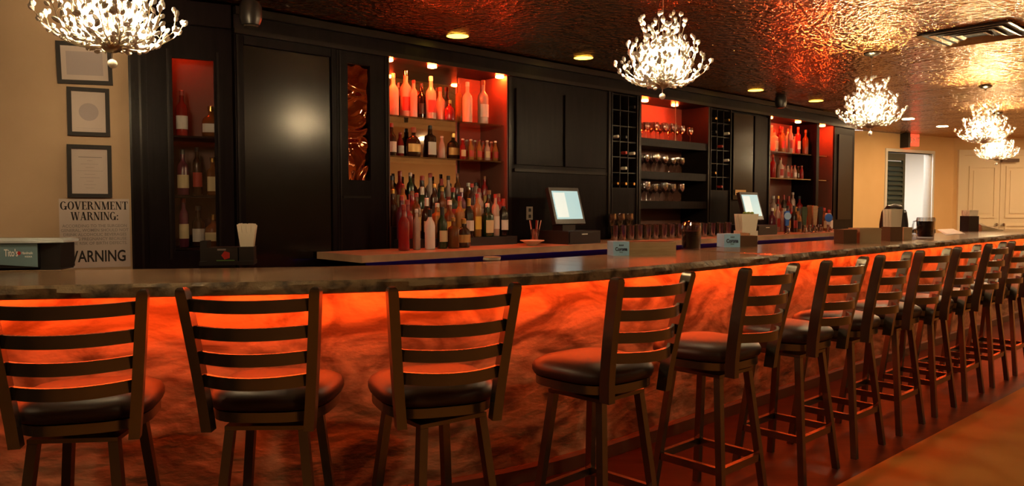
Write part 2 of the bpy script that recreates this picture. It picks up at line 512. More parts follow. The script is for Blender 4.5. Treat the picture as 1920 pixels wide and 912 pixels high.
# double doors
g0 = on_z(1806, 400, EYE - .08)
DB = Frame(cw.x, cw.y, 0)
x0, ztop = DB.at(1806, 292); x1, _ = DB.at(1875, 292); wd = x1 - x0
d2 = link('door_2', None, None, (cw.x + x0, cw.y, 0), 0); d2['kind'] = 'structure'; d2['label'] = 'pair of cream panelled doors in the far right wall'
mb = MB().box(-.1, 0, -.05, 0, 0, ztop + .1).box(2 * wd, 2 * wd + .1, -.05, 0, 0, ztop + .1).box(0, 2 * wd, -.05, 0, ztop, ztop + .1)
mb.build('door_casing', M['door_white'], d2, smooth=False)
for k in range(2):
    lf = link('door_leaf', None, d2, (k * wd, 0, 0))
    w = wd - .006
    box(0.003, w, -.03, 0, .01, ztop - .005).build('slab', M['door_white'], lf, smooth=False)
    for (za, zb) in ((.25, 1.02), (1.2, ztop - .22)):
        mb = MB()
        x_a, x_b = .16 * wd + .02, w - .16 * wd
        for (q0, q1, r0, r1) in ((x_a - .03, x_b + .03, za - .03, za), (x_a - .03, x_b + .03, zb, zb + .03), (x_a - .03, x_a, za, zb), (x_b, x_b + .03, za, zb)):
            mb.box(q0, q1, -.045, -.03, r0, r1)
        mb.box(x_a + .05, x_b - .05, -.04, -.03, za + .05, zb - .05)
        mb.build('raised_panel', M['door_white'], lf, smooth=False)
    MB().ball((.06 if k else w - .06, -.06, 1.05), .03).build('door_knob', M['chrome'], lf)
box(wd - .02, wd + .28, -.11, -.045, ztop - .12, ztop - .06).build('door_closer', M['wood_dark'], d2, smooth=False)

# exit sign above the doorway
et, ez = FA.at(1713, 263, -.12)
ex = thing('exit_sign', 'small glowing red exit sign above the doorway', 'exit sign', FA.w(et, -.12, ez), FA.a)
box(-.13, .13, -.02, .02, -.1, .1).build('housing', M['exit_red'], ex, smooth=False)
text('EXIT', .13, M['white_mark'], ex, (0, -.022, -.045), align='CENTER')
box(-.19, -.135, -.03, .12, -.13, .11).build('mounting_box', M['black'], ex, smooth=False)

# ------------------------------------------------------------------ ceiling of embossed tin tiles
ceil = struct('ceiling', box(-9, 14, -5, 18, CEIL + .008, CEIL + .12), M['tin'], label='ceiling of embossed copper-coloured tin tiles')
TS = .61
mb = MB()
h = TS / 2 - .0015
rings = []
for r_, z_ in ((h, .006), (h, -.0004), (h - .012, -.0012), (h - .022, -.0012), (h - .034, -.0004)):
    rings.append([(-r_, -r_, z_), (r_, -r_, z_), (r_, r_, z_), (-r_, r_, z_)])
rings = [list(reversed(r_)) for r_ in rings]
mb.loft(rings)
tile = mb.mesh('ceiling_tile', M['tin'], False)
ca = BK.a
cand = []
for i in range(-20, 40):
    for j in range(-30, 30):
        q = Vector((math.cos(ca) * i * TS - math.sin(ca) * j * TS, math.sin(ca) * i * TS + math.cos(ca) * j * TS, CEIL))
        if q.y < 1.5: continue
        px = 960 + F_PX * q.x / q.y; py = 388 - F_PX * (CEIL - EYE) / q.y
        loc = (q.xy - BK.o.xy).dot(BK.n.xy)
        if -350 < px < 2300 and py > -220 and loc < .3 and q.y < 14.5 and (q - FA.o).dot(FA.n) < .4:
            cand.append((q.y, q))
cand.sort(key=lambda c: c[0])
for _, q in cand[:300]:
    link('ceiling_tile', tile, ceil, q, ca)

# air diffuser in the ceiling
vq = (on_z(1737, 69, CEIL) + on_z(1813, 89, CEIL) + on_z(1913, 41, CEIL) * 0) / 2
vc = on_z(1828, 64, CEIL)
av = thing('ceiling_air_diffuser', 'square air diffuser of nested dark metal rings in the tin ceiling', 'air vent', (vc.x, vc.y, CEIL - .002), ca)
box(-.29, .29, -.29, .29, -.004, .0).build('backing', M['black_matte'], av, smooth=False)
for k in range(4):
    r0 = .3 - k * .068; r1 = r0 - .03
    mb = MB()
    for zz, (ra, rb) in ((0, (r0, r1)),):
        outer = [(-ra, -ra), (ra, -ra), (ra, ra), (-ra, ra)]; inner = [(-rb, -rb), (rb, -rb), (rb, rb), (-rb, rb)]
        b0 = len(mb.v)
        mb.v += [(x, y, -.014) for x, y in outer] + [(x, y, -.005) for x, y in inner] + [(x, y, -.0115) for x, y in outer] + [(x, y, -.003) for x, y in inner]
        for i in range(4):
            j = (i + 1) % 4
            mb.f += [(b0 + i, b0 + 4 + i, b0 + 4 + j, b0 + j), (b0 + 8 + i, b0 + 8 + j, b0 + 12 + j, b0 + 12 + i), (b0 + i, b0 + j, b0 + 8 + j, b0 + 8 + i)]
    mb.build('vent_ring', mat('vent_metal', (.4, .24, .12), .22, metal=.95) if k == 0 else bpy.data.materials['vent_metal'], av, smooth=False)

# recessed downlights
ring_me = MB().loft([[(r_ * math.cos(2 * math.pi * i / 20), r_ * math.sin(2 * math.pi * i / 20), z_) for i in range(20)] for r_, z_ in ((.084, .0), (.084, -.003), (.08, -.004), (.078, 0.0))], cap=False).mesh('trim_ring', M['can_trim'])
lens_me = MB().lathe([(.078, -.001), (.078, -.003), (.03, -.0035)], 20).mesh('lens', M['can_glow'])
lens_fill_far = MB().lathe([(.078, -.001), (.078, -.003), (.03, -.0035)], 20).mesh('lens', M['fill_far_glow'])
cans = [((858, 67), 'recessed downlight above the bottle alcove, nearest of the row along the back bar'),
        ((1094, 108), 'recessed downlight above the first touch-screen till'),
        ((1417, 169), 'recessed downlight right of the middle chandelier over the back bar'),
        ((1530, 189), 'recessed downlight above the far red-lit bottle shelves'),
        ((1703, 223), 'recessed downlight left of the exit sign glow at the far end'),
        ((1767, 237), 'recessed downlight nearest the far corner, right of the exit sign')]
for (px, py), lb in cans:
    q = on_z(px, py, CEIL); far = px > 1600
    t = thing('recessed_light', lb, 'downlight', (q.x, q.y, CEIL - .0012), 0, 'recessed ceiling downlights')
    link('trim_ring', ring_me, t); link('lens', lens_fill_far if far else lens_me, t)
fill_cans = [(-3.6, 1.6), (-1.2, .2), (1.6, .2), (4.2, 2.2), (4.2, -1.8), (7.0, 4.6), (7.0, 1.0), (9.6, 8.0), (9.8, 3.4), (8.2, 11.2), (10.4, 12.2), (7.6, 9.9), (9.2, 12.7), (10.2, 10.6), (8.8, 9.2), (11.0, 13.0)]  # out-of-view downlights added to brighten carpet, walls and bar front
for k, q in enumerate(fill_cans):
    t = thing('recessed_light', f'added unseen fill downlight over the carpeted dining side, {ORD[k]} counting from the left wall', 'downlight', (q[0], q[1], CEIL - .0012), 0, 'added unseen fill downlights')
    link('trim_ring', ring_me, t); link('lens', lens_fill_far, t)

# ------------------------------------------------------------------ the bar
DEP = .74
prof = [(0.0, 1.032), (-.004, 1.05), (0.0, 1.068), (.012, 1.08), (DEP, 1.08), (DEP, 1.03), (.03, 1.025)]
bt = sweep(prof, jitter={0: .016, 1: .018, 2: .014, 3: .006}).build('bar_counter', M['bartop'], None, angle=.5)
tag(bt, 'long polished brown stone bar top bending through the room', 'bar top')
bt.data.materials.append(M['baredge'])
n_p = len(prof)
for i, pl_ in enumerate(bt.data.polygons):
    k = i % n_p
    if k in (0, 1, 2, 6): pl_.material_index = 1
ld = sweep([(.275, 1.022), (.30, 1.022), (.30, 1.012), (.275, 1.012)]).build('led_strip', M['led_red'], bt, smooth=False)
ld['label'] = 'red light strip under the overhang'
bb = sweep([(.40, 0.0), (.40, 1.022), (.66, 1.022), (.66, 0.0)]).build('stone_bar', M['stone'], None, angle=.5)
tag(bb, 'mottled tan stone-finish bar front washed with red light', 'bar')
sweep([(.375, 0.001), (.375, .07), (.385, .085), (.399, .085), (.399, .001)]).build('plinth', M['wood_dark'], bb, angle=.5)

# ------------------------------------------------------------------ bar stools
def outline(w_f, w_b, d, n=36, sc=1.0):
    pts = []
    for i in range(n):
        a = 2 * math.pi * i / n
        c, s_ = math.cos(a), math.sin(a)
        x = math.copysign(abs(c) ** .62, c); y = math.copysign(abs(s_) ** .62, s_)
        w = w_b + (w_f - w_b) * (y + 1) / 2
        pts.append((x * w * sc, y * d * sc))
    return pts


def stool_meshes():
    me = {}
    rings = []
    for sc, z in ((.90, .692), (.97, .697), (1.0, .712), (1.0, .728), (.96, .745), (.84, .76), (.6, .77), (.25, .773)):
        rings.append([(x, y + .012, z + .006 * (abs(x) / .2) ** 2 * 0) for x, y in outline(.232, .2, .215, sc=sc)])
    me['seat_cushion'] = MB().loft(rings).mesh('seat_cushion', M['vinyl'], angle=1.2)
    rings = []
    for sc, z in ((.86, .655), (.94, .657), (.94, .690), (.86, .692)):
        rings.append([(x, y + .012, z) for x, y in outline(.232, .2, .215, sc=sc)])
    me['seat_frame'] = MB().loft(rings).mesh('seat_frame', M['steel'])
    hb = .122
    mb = MB().box(-hb - .016, hb + .016, -hb - .016, hb + .016, .618, .632)
    mb.lathe([(.085, .632), (.085, .655)], 16)
    me['swivel_plate'] = mb.mesh('swivel_plate', M['steel'], False)
    hf = .185
    me['leg'] = []
    me['foot_rail'] = []
    def corner(z, sx, sy):
        k = 1 - z / .62
        r_ = hb + (hf - hb) * k
        return Vector((sx * r_, sy * r_, z))
    for sx, sy in ((-1, -1), (1, -1), (1, 1), (-1, 1)):
        mb = MB(); w = .0155
        ring = lambda c: [(c.x - w, c.y - w, c.z), (c.x + w, c.y - w, c.z), (c.x + w, c.y + w, c.z), (c.x - w, c.y + w, c.z)]
        mb.loft([ring(corner(.0, sx, sy)), ring(corner(.617, sx, sy))])
        me['leg'].append(mb.mesh('leg', M['steel'], False))
    cs = [(-1, -1), (1, -1), (1, 1), (-1, 1)]
    for i in range(4):
        a_, b2 = corner(.215, *cs[i]), corner(.215, *cs[(i + 1) % 4])
        d = (b2 - a_).normalized()
        me['foot_rail'].append(MB().bar(a_ + d * .017, b2 - d * .017, .022, .034).mesh('foot_rail', M['steel'], False))
    hw = lambda z: .165 + .042 * (z - .655) / .455
    yb = lambda z: -.212 - .085 * max(0, (z - .655) / .455) ** 1.3
    me['back_post'] = []
    for s_ in (-1, 1):
        rings = []
        for k, z in enumerate([.64, .72, .8, .88, .96, 1.04, 1.10, 1.112, 1.118]):
            c = Vector((s_ * hw(z), yb(z), z))
            wx, wy = (.0165, .024) if k < 7 else ((.014, .021) if k == 7 else (.009, .014))
            rings.append([(c.x - wx, c.y - wy, z), (c.x + wx, c.y - wy, z), (c.x + wx, c.y + wy, z), (c.x - wx, c.y + wy, z)])
        me['back_post'].append(MB().loft(rings).mesh('back_post', M['steel'], angle=.5))
    me['back_slat'] = []
    for z in (1.062, .974, .890, .812):
        rings = []; n = 12; ht = .020; th = .006
        for i in range(n + 1):
            q = -1 + 2 * i / n
            x = q * (hw(z) - .012); bow = -.075 * (1 - q * q)
            ang = math.atan2(.15 * q / hw(z), 1)
            y = yb(z) + bow; nx, ny = -math.sin(ang), math.cos(ang)
            rings.append([(x - nx * th, y - ny * th, z - ht), (x - nx * th, y - ny * th, z + ht), (x + nx * th, y + ny * th, z + ht), (x + nx * th, y + ny * th, z - ht)])
        me['back_slat'].append(MB().loft(rings).mesh('back_slat', M['steel'], angle=.5))
    return me


SM = stool_meshes()


def stool(x, y, rot, base_rot, label):
    t = thing('bar_stool', label, 'bar stool', (x, y, 0), R(rot), 'ladder-back bar stools along the bar')
    link('seat_cushion', SM['seat_cushion'], t); link('seat_frame', SM['seat_frame'], t)
    dr = R(base_rot - rot)
    link('swivel_plate', SM['swivel_plate'], t, rz=dr)
    for m_ in SM['leg']: link('leg', m_, t, rz=dr)
    for m_ in SM['foot_rail']: link('foot_rail', m_, t, rz=dr)
    for m_ in SM['back_post']: link('back_post', m_, t)
    for m_ in SM['back_slat']: link('back_slat', m_, t)
    return t


def stool_back(px, Z, rot, base_rot, label):
    """px, Z: column and depth of the middle of the back"""
    x = (px - 960) / F_PX * Z
    s_ = .25
    stool(x - math.sin(R(rot)) * s_, Z + math.cos(R(rot)) * s_, rot, base_rot, label)


stool_back(128, 2.33, 18, 6, 'bronze ladder-back bar stool cut by the left edge of the photo')
stool_back(474, 2.46, 2, 2, 'ladder-back bar stool seen squarely from behind, second from the left')
stool_back(846, 2.54, 20, 38, 'ladder-back bar stool third from the left, its seat turned slightly to the left')
stool_back(1210, 2.92, 40, 45, 'ladder-back bar stool fourth from the left, its whole seat showing beside the back')
stool_back(1428, 3.36, 43, 43, 'ladder-back bar stool fifth from the left, all four legs and foot rails in view')
lbs = ['ladder-back bar stool sixth from the left, in the receding row', 'ladder-back bar stool seventh from the left, in the receding row',
       'ladder-back bar stool eighth from the left, in the receding row', 'ladder-back bar stool ninth from the left, in the receding row',
       'ladder-back bar stool tenth from the left, in the receding row', 'ladder-back bar stool eleventh from the left, near the right edge',
       'farthest ladder-back bar stool, cut by the right edge of the photo']
q0 = Vector(((1570 - 960) / F_PX * 3.82, 3.82)); du = Vector((math.cos(R(43)), math.sin(R(43))))
for k, lb in enumerate(lbs):
    q = q0 + du * (.605 * k)
    r_ = 43 + (0, 2, -2, 1, 3, -1, 0)[k]
    stool(q.x - math.sin(R(r_)) * .25, q.y + math.cos(R(r_)) * .25, r_, 43, lb)

# ------------------------------------------------------------------ chandeliers
def crystal_mesh(mb, c, d, ln, rd):
    """faceted drop along direction d"""
    d = Vector(d).normalized(); a_ = d.orthogonal().normalized(); b2 = d.cross(a_)
    base = len(mb.v); c = Vector(c)
    prof_ = [(0.0, .0), (.75, .25), (1.0, .55), (.6, .88), (0.0, 1.0)]
    mb.v.append(tuple(c))
    for r_, t_ in prof_[1:4]:
        for k in range(6):
            an = math.pi * k / 3
            mb.v.append(tuple(c + d * (t_ * ln) + (a_ * math.cos(an) + b2 * math.sin(an)) * (r_ * rd)))
    mb.v.append(tuple(c + d * ln))
    for k in range(6):
        k2 = (k + 1) % 6
        mb.f.append((base, base + 1 + k2, base + 1 + k))
        for r_ in range(2):
            o_ = base + 1 + r_ * 6
            mb.f.append((o_ + k, o_ + k2, o_ + 6 + k2, o_ + 6 + k))
        mb.f.append((base + 13 + k, base + 13 + k2, base + 19))


def branch(kind, seed):
    rnd = random.Random(seed)
    # control points in the r-z plane (z from the bottom of the ball drop)
    if kind == 'low':
        pts = [(.03, .08), (.115, .08), (.18, .108), (.222, .145), (.252, .19)]
    elif kind == 'mid':
        pts = [(.03, .085), (.12, .108), (.162, .17), (.176, .24), (.188, .295)]
    elif kind == 'high':
        pts = [(.025, .1), (.07, .2), (.095, .28), (.11, .36), (.125, .43)]
    elif kind == 'fill':
        pts = [(.025, .09), (.07, .13), (.105, .18), (.12, .235), (.125, .275)]
    else:
        pts = [(.02, .1), (.045, .2), (.05, .28), (.055, .34), (.07, .385)]
    tw = rnd.uniform(-.25, .25)
    P = []
    for i, (r_, z_) in enumerate(pts):
        an = tw * i / 4
        P.append(Vector((r_ * math.cos(an) * rnd.uniform(.94, 1.04), r_ * math.sin(an), z_ + rnd.uniform(-.006, .006))))
    wire = MB().tube(P, [.003, .0028, .0024, .002, .0016], 5)
    cr = MB()
    for i in range(1, 5):
        for s_ in (-1, 1):
            for rep in range(2 if i < 4 else 1):
                t_ = rnd.random()
                base = P[i - 1].lerp(P[i], t_)
                dirv = (P[i] - P[i - 1]).normalized()
                side = Vector((-.25 * rnd.random(), s_ * rnd.uniform(.5, 1.0), rnd.uniform(-.1, .6)))
                d = (dirv * .8 + side).normalized()
                tip = base + d * rnd.uniform(.012, .026)
                wire.tube([base, tip], .0011, 4)
                crystal_mesh(cr, tip, d, rnd.uniform(.024, .034), rnd.uniform(.008, .0115))
    d = (P[4] - P[3]).normalized()
    crystal_mesh(cr, P[4], d, .032, .0105)
    return wire.mesh('branch', M['wire']), cr.mesh('crystals', M['crystal'], False)


BR = {k: [branch(k, 11 * j + len(k)) for j in range(3)] for k in ('low', 'mid', 'high', 'fill', 'core')}
CH = {
    'hub': MB().lathe([(.012, .06), (.03, .068), (.042, .085), (.045, .1), (.03, .108), (.012, .125), (.008, .3)], 14).mesh('hub', M['wire']),
    'ball': MB().ball((0, 0, .018), .018, 10, 7).lathe([(.003, .034), (.003, .062)], 6).mesh('ball_drop', M['crystal']),
    'bulb': MB().ball((0, 0, 0), .017, 10, 6, 1.5).mesh('bulb', M['bulb']),
    'bead': MB().ball((0, 0, 0), .012, 8, 6, 1.7).mesh('bead', M['crystal']),
    'canopy': MB().lathe([(.062, 0), (.062, -.008), (.05, -.02), (.012, -.03), (.006, -.045)], 20).mesh('canopy', M['steel']),
}


def chandelier(x, y, zb, label, spin=0):
    t = thing('crystal_chandelier', label, 'chandelier', (x, y, zb), spin, 'crystal chandeliers over the bar')
    link('hub', CH['hub'], t); link('ball_drop', CH['ball'], t)
    top = CEIL - .008 - zb
    link('canopy', CH['canopy'], t, (0, 0, top))
    MB().tube([(0, 0, .29), (0, 0, top - .03)], .0022, 6).build('rod', M['wire'], t)
    link('bead', CH['bead'], t, (0, 0, .29 + (top - .29) * .45))
    for kind, n, ph in (('low', 12, 0), ('mid', 12, .2), ('high', 9, .5), ('fill', 11, .4), ('core', 7, .1)):
        for i in range(n):
            w_, c_ = BR[kind][i % 3]
            b2 = link('branch', w_, t, rz=2 * math.pi * (i + ph) / n)
            link('crystals', c_, b2)['kind'] = 'stuff'
    for i in range(9):
        an = 2 * math.pi * (i + .3) / 9
        rr, zz = ((.10, .15), (.085, .21), (.06, .275))[i % 3]
        link('bulb', CH['bulb'], t, (rr * math.cos(an), rr * math.sin(an), zz))


c2 = Vector((.835, 4.33)); c3 = on_z(1635, 97, CEIL); c4 = on_z(1848, 160, CEIL); c5 = on_z(1871, 210, CEIL)
chandelier(-1.545, 3.02, 1.905, 'crystal branch chandelier at the upper left, in front of the framed certificates', .2)
chandelier(c2.x, c2.y, 1.965, 'crystal branch chandelier hanging in front of the wine rack and stemware shelves', 1.0)
chandelier(c3.x, c3.y, 1.935, 'crystal branch chandelier hanging before the end column of the back bar', 2.1)
chandelier(c4.x, c4.y, 1.95, 'crystal branch chandelier at the right, upper one of the overlapping pair', .7)
chandelier(c5.x, c5.y, 1.91, 'farthest crystal chandelier, lower one of the overlapping pair at the right', 1.6)

# ------------------------------------------------------------------ left wall: certificates and warning sign
def on_left(px, py):
    return LF.at(px, py)


def picture(px0, py0, px1, py1, label, tilt, kind):
    t0, z1 = on_left(px0, py0); t1, z0 = on_left(px1, py1)
    w, h_ = t1 - t0, z1 - z0
    t = thing('framed_certificate', label, 'picture frame', LF.w((t0 + t1) / 2, -.001, (z0 + z1) / 2), LF.a, 'framed certificates')
    t.rotation_euler = (0, R(tilt), LF.a)
    f_ = .022
    for (a0, a1, b0, b1) in ((-w / 2, w / 2, h_ / 2 - f_, h_ / 2), (-w / 2, w / 2, -h_ / 2, -h_ / 2 + f_), (-w / 2, -w / 2 + f_, -h_ / 2 + f_, h_ / 2 - f_), (w / 2 - f_, w / 2, -h_ / 2 + f_, h_ / 2 - f_)):
        box(a0, a1, -.022, 0, b0, b1).build('frame_side', M['black_matte'], t, smooth=False)
    pp = box(-w / 2 + f_, w / 2 - f_, -.008, -.002, -h_ / 2 + f_, h_ / 2 - f_).build('paper', M['paper_mauve'], t, smooth=False)
    mb = MB()
    if kind == 'wide':
        mb.box(-w * .33, w * .33, -.009, -.008, -h_ * .28, h_ * .28)
    elif kind == 'seal':
        mb.lathe([(.05, 0), (.05, .001)], 24)
        mb.v = [(x, -.0085 - z, y) for x, y, z in mb.v]
        for k in range(3): mb.box(-w * .3, w * .3, -.009, -.008, -h_ * .34 - k * .012, -h_ * .335 - k * .012)
    else:
        mb.box(-w * .25, w * .28, -.009, -.008, h_ * .26, h_ * .275)
        for k in range(9):
            q = (.06, .2, .1, .3, .12, .22, .08, .14, .1)[k]
            mb.box(-w * q, w * q, -.009, -.008, h_ * (.2 - k * .065), h_ * (.205 - k * .065))
    mb.build('print', M['ink_pale'] if kind != 'letter' else M['ink_soft'], pp, smooth=False)
    return t


picture(105, 76, 211, 162, 'wide black framed certificate, topmost, partly behind the chandelier', -1.5, 'wide')
picture(125, 163, 207, 257, 'black framed certificate with a round seal, middle of the three', 0, 'seal')
picture(125, 271, 211, 371, 'black framed letter, lowest of the three frames above the warning sign', .3, 'letter')

t0, z1 = on_left(110, 373); t1, z0 = on_left(245, 500)
sg = thing('warning_sign', 'pale government alcohol warning sign on the wall under the frames', 'sign', LF.w(t0, -.002, z0), LF.a)
w, h_ = t1 - t0, z1 - z0
box(0, w, -.002, 0, 0, h_).build('sheet', M['paper_mauve'], sg, smooth=False)
cx = w / 2
serif_text('GOVERNMENT', .047, w - .012, M['ink'], sg, (.006, -.0022, h_ - .062))
serif_text('WARNING:', .047, w * .68, M['ink'], sg, (w * .16, -.0022, h_ - .122))
for k, s_ in enumerate(('ACCORDING TO THE SURGEON', 'GENERAL, WOMEN SHOULD NOT', 'DRINK ALCOHOLIC BEVERAGES', 'DURING PREGNANCY BECAUSE', 'OF THE RISK OF BIRTH DEFECTS.')):
    text(s_, .024, M['ink_soft'], sg, (cx, -.003, h_ - .163 - k * .025), sx=.93, bold=.0003, align='CENTER')
text('WARNING', .092, M['ink'], sg, (cx, -.003, .035), sx=.70, bold=.0018, align='CENTER')

# ------------------------------------------------------------------ tall glass-door cabinet against the left wall
pil = thing('dark_pilaster', 'narrow dark pilaster between the beige wall and the glass-door cabinet', 'pilaster', LF.w(-.065), LF.a)
box(0, .065, -.03, .14, 0, CEIL - .012).build('shaft', M['trim'], pil, smooth=False)
box(.012, .053, -.042, -.03, 0, CEIL - .1).build('fillet', M['cab'], pil, smooth=False)
cb = thing('glass_door_cabinet', 'tall dark cabinet with a narrow red-lit glass door full of bottles', 'cabinet', LF.w(0), LF.a)
wl, zt = LF.at(322, 108); wr, _ = LF.at(400, 112); _, zb = LF.at(360, 470)
W = .508
box(0, W, .36, .38, 0, CEIL - .012).build('back_panel', M['cab_inner'], cb, smooth=False)
for xa, xb in ((0, .03), (W - .03, W)): box(xa, xb, 0, .36, 0, CEIL - .012).build('side_panel', M['cab'], cb, smooth=False)
for xa, xb in ((.03, wl), (wr, W - .03)): box(xa, xb, -.005, .02, 0, CEIL - .012).build('stile', M['cab'], cb, smooth=False)
box(wl, wr, -.005, .02, zt, CEIL - .012).build('top_rail', M['cab'], cb, smooth=False)
box(wl, wr, -.005, .02, 0, zb).build('bottom_rail', M['cab'], cb, smooth=False)
for xa, xb in ((wl - .03, wl - .018), (wr + .018, wr + .03)): box(xa, xb, -.014, -.005, zb - .05, zt + .05).build('bead_moulding', M['trim'], cb, smooth=False)
box(wl, wr, .004, .008, zb, zt).build('glass_pane', M['glass'], cb, smooth=False)
SHB = [1.12, 1.44, 1.80]
for z in SHB: box(.03, W - .03, .03, .35, z - .012, z).build('shelf', M['cab'], cb, smooth=False)
MB().lathe([(.03, 0), (.03, -.012)], 12).build('puck_light', M['puck_dim'], cb, loc=(W / 2, .2, 2.40))
box(.03, W - .03, .03, .35, 2.40, 2.42).build('inner_top', M['cab'], cb, smooth=False)


# ------------------------------------------------------------------ bottle kit
KIND = {
    'tall': dict(prof=[(.030, 0), (.038, .004), (.039, .012), (.039, .185), (.034, .208), (.018, .23), (.0145, .24), (.014, .285)], cap=(.0158, .28, .315), lab=(.0397, .05, .14)),
    'whisky': dict(prof=[(.034, 0), (.041, .004), (.042, .012), (.042, .16), (.038, .178), (.022, .197), (.0165, .21), (.0155, .255)], cap=(.0175, .25, .285), lab=(.0427, .035, .125)),
    'wine': dict(prof=[(.03, 0), (.037, .004), (.038, .012), (.038, .175), (.032, .2), (.018, .225), (.0145, .24), (.014, .295)], cap=(.0152, .24, .30), lab=(.0387, .05, .13)),
    'square': dict(prof=[(.032, 0), (.038, .004), (.039, .01), (.039, .165), (.034, .178), (.018, .19), (.015, .2), (.0145, .235)], cap=(.0165, .23, .262), lab=(.0396, .03, .13), power=.35),
    'decanter': dict(prof=[(.05, 0), (.058, .006), (.062, .03), (.062, .10), (.054, .135), (.03, .155), (.018, .163), (.016, .19)], cap=(.021, .185, .225), lab=(.0627, .04, .10), flat=.62),
    'small': dict(prof=[(.022, 0), (.028, .004), (.029, .01), (.029, .10), (.024, .125), (.013, .155), (.0125, .185)], cap=(.0145, .18, .195), lab=(.0296, .03, .09)),
    'slim': dict(prof=[(.026, 0), (.031, .004), (.032, .01), (.032, .22), (.026, .245), (.014, .262), (.0135, .31)], cap=(.015, .305, .335), lab=(.0327, .06, .16)),
}
_bc = {}


def bottle(kind, pos, rz, glass, cap, lab, label, group, sc=1.0, name='bottle', lay=False, cat='bottle'):
    K = KIND[kind]
    key = (kind, glass)
    if key not in _bc: _bc[key] = MB().lathe(K['prof'], 16, power=K.get('power', 1), flat=K.get('flat', 1)).mesh('bottle', G[glass], angle=.9)
    o = link(name, _bc[key], None, pos, rz)
    if lay: o.rotation_euler = (math.pi / 2, 0, rz)
    o.scale = (sc, sc, sc)
    tag(o, label, cat, group)
    key = (kind, 'cap', cap)
    if key not in _bc:
        r_, z0_, z1_ = K['cap']
        _bc[key] = MB().lathe([(r_, z0_), (r_, z1_ - .003), (r_ * .8, z1_)], 12).mesh('cap', CAP[cap])
    link('cap', _bc[key], o)
    if lab:
        key = (kind, 'lab', lab)
        if key not in _bc:
            r_, z0_, z1_ = K['lab']
            _bc[key] = MB().arc(r_ + .0006, z0_, z1_, 1.15, 8, K.get('power', 1), K.get('flat', 1)).mesh('label', LAB[lab])
        link('label', _bc[key], o)
    return o


rnd = random.Random(3)
GN = {'clear': 'clear glass', 'frost': 'frosted glass', 'amber': 'amber', 'brown': 'dark brown', 'green': 'dark green', 'red': 'red', 'honey': 'honey-coloured',
      'black': 'black', 'plum': 'plum-coloured', 'white': 'white'}
KN = {'tall': 'tall round', 'whisky': 'broad-shouldered', 'wine': 'long-necked', 'square': 'square', 'decanter': 'squat flask', 'small': 'small', 'slim': 'slim tall'}


def bname(kind, glass, lab, where):
    ln = f' with {lab} label' if lab else ''
    return f'{GN[glass]} {KN[kind]} bottle{ln}, {where}'


# bottles in the glass-door cabinet
for z, row, place in ((SHB[2], [('tall', 'red', 'red', 'white'), ('decanter', 'amber', 'gold', 'white')], 'upper'),
                      (SHB[1], [('tall', 'plum', 'black', 'cream'), ('slim', 'brown', 'black', 'red'), ('square', 'amber', 'gold', 'cream')], 'middle'),
                      (SHB[0], [('slim', 'plum', 'red', 'cream'), ('whisky', 'brown', 'black', 'white'), ('decanter', 'amber', 'gold', 'cream')], 'lower')):
    n = len(row)
    for i, (k, g, c, l) in enumerate(row):
        x = wl + .045 + (wr - wl - .06) * (i / (n - 1))
        bottle(k, LF.w(x + .01, .12 + .05 * (i % 2), z), LF.a, g, c, l, bname(k, g, l, f'{ORD[i]} on the {place} shelf, glass-door cabinet'), 'bottles in the glass-door cabinet', .9)

# ------------------------------------------------------------------ back bar units (local x along, y into the wall)
TOPZ = 2.43


def unit(name, label, cat, t0=0.0):
    return thing(name, label, cat, BK.w(t0), BK.a)


def part(name, parent, m, *b, smooth=False):
    return box(*b).build(name, M[m] if isinstance(m, str) else m, parent, smooth=smooth)


# fascia and cornice
fa = unit('back_bar_fascia', 'long dark fascia with cornice above the back bar', 'fascia')
part('fascia_board', fa, 'cab', -.745, 7.93, -.03, .12, TOPZ, CEIL - .012)
part('cornice', fa, 'trim', -.745, 7.95, -.07, -.03, CEIL - .06, CEIL - .012)
part('picture_rail', fa, 'trim', -.745, 7.94, -.045, -.03, TOPZ, TOPZ + .03)
fb = thing('cabinet_fascia', 'short dark fascia above the glass-door cabinet', 'fascia', LF.w(0), LF.a)
part('fascia_board', fb, 'cab', 0, .5, -.06, -.016, 2.45, CEIL - .012)

# tall glossy panel door
pd = unit('tall_panel_door', 'tall plain dark glossy door panel beside the glass-door cabinet', 'panel', -.735)
part('door_leaf', pd, 'cab_gloss', .06, .66, .0, .04, .02, TOPZ - .06)
part('stile', pd, 'cab', 0, .056, -.015, .04, 0, TOPZ)
part('stile', pd, 'cab', .664, .70, -.015, .04, 0, TOPZ)
part('top_rail', pd, 'cab', .06, .66, -.015, .04, TOPZ - .055, TOPZ)
part('bead_moulding', pd, 'trim', .01, .022, -.022, -.015, .02, TOPZ)

# column with wavy art glass
ac = unit('art_glass_column', 'dark column with an inset panel of wavy red and gold art glass', 'column', -.03)
a0, az1 = BK.at(650, 118); a1, _ = BK.at(692, 122); _, az0 = BK.at(665, 338)
a0 += .03; a1 += .03
Wc = .415
part('stile', ac, 'cab', 0, a0, -.01, .3, 0, TOPZ)
part('stile', ac, 'cab', a1, Wc, -.01, .3, 0, TOPZ)
part('top_rail', ac, 'cab', a0, a1, -.01, .3, az1, TOPZ)
part('lower_panel', ac, 'cab', a0, a1, -.01, .3, 0, az0)
part('art_glass', ac, 'art_glass', a0, a1, .012, .02, az0, az1)
for xa, xb in ((.02, .03), (Wc - .03, Wc - .02)): part('bead_moulding', ac, 'trim', xa, xb, -.016, -.01, .02, TOPZ)
part('panel_moulding', ac, 'trim', .04, .26, -.016, -.01, 1.43, 1.445)


def puck(parent, x, y, z):
    return MB().lathe([(.034, 0), (.034, -.014), (.02, -.018)], 14).build('puck_light', M['puck'], parent, loc=(x, y, z))


ALD = .33


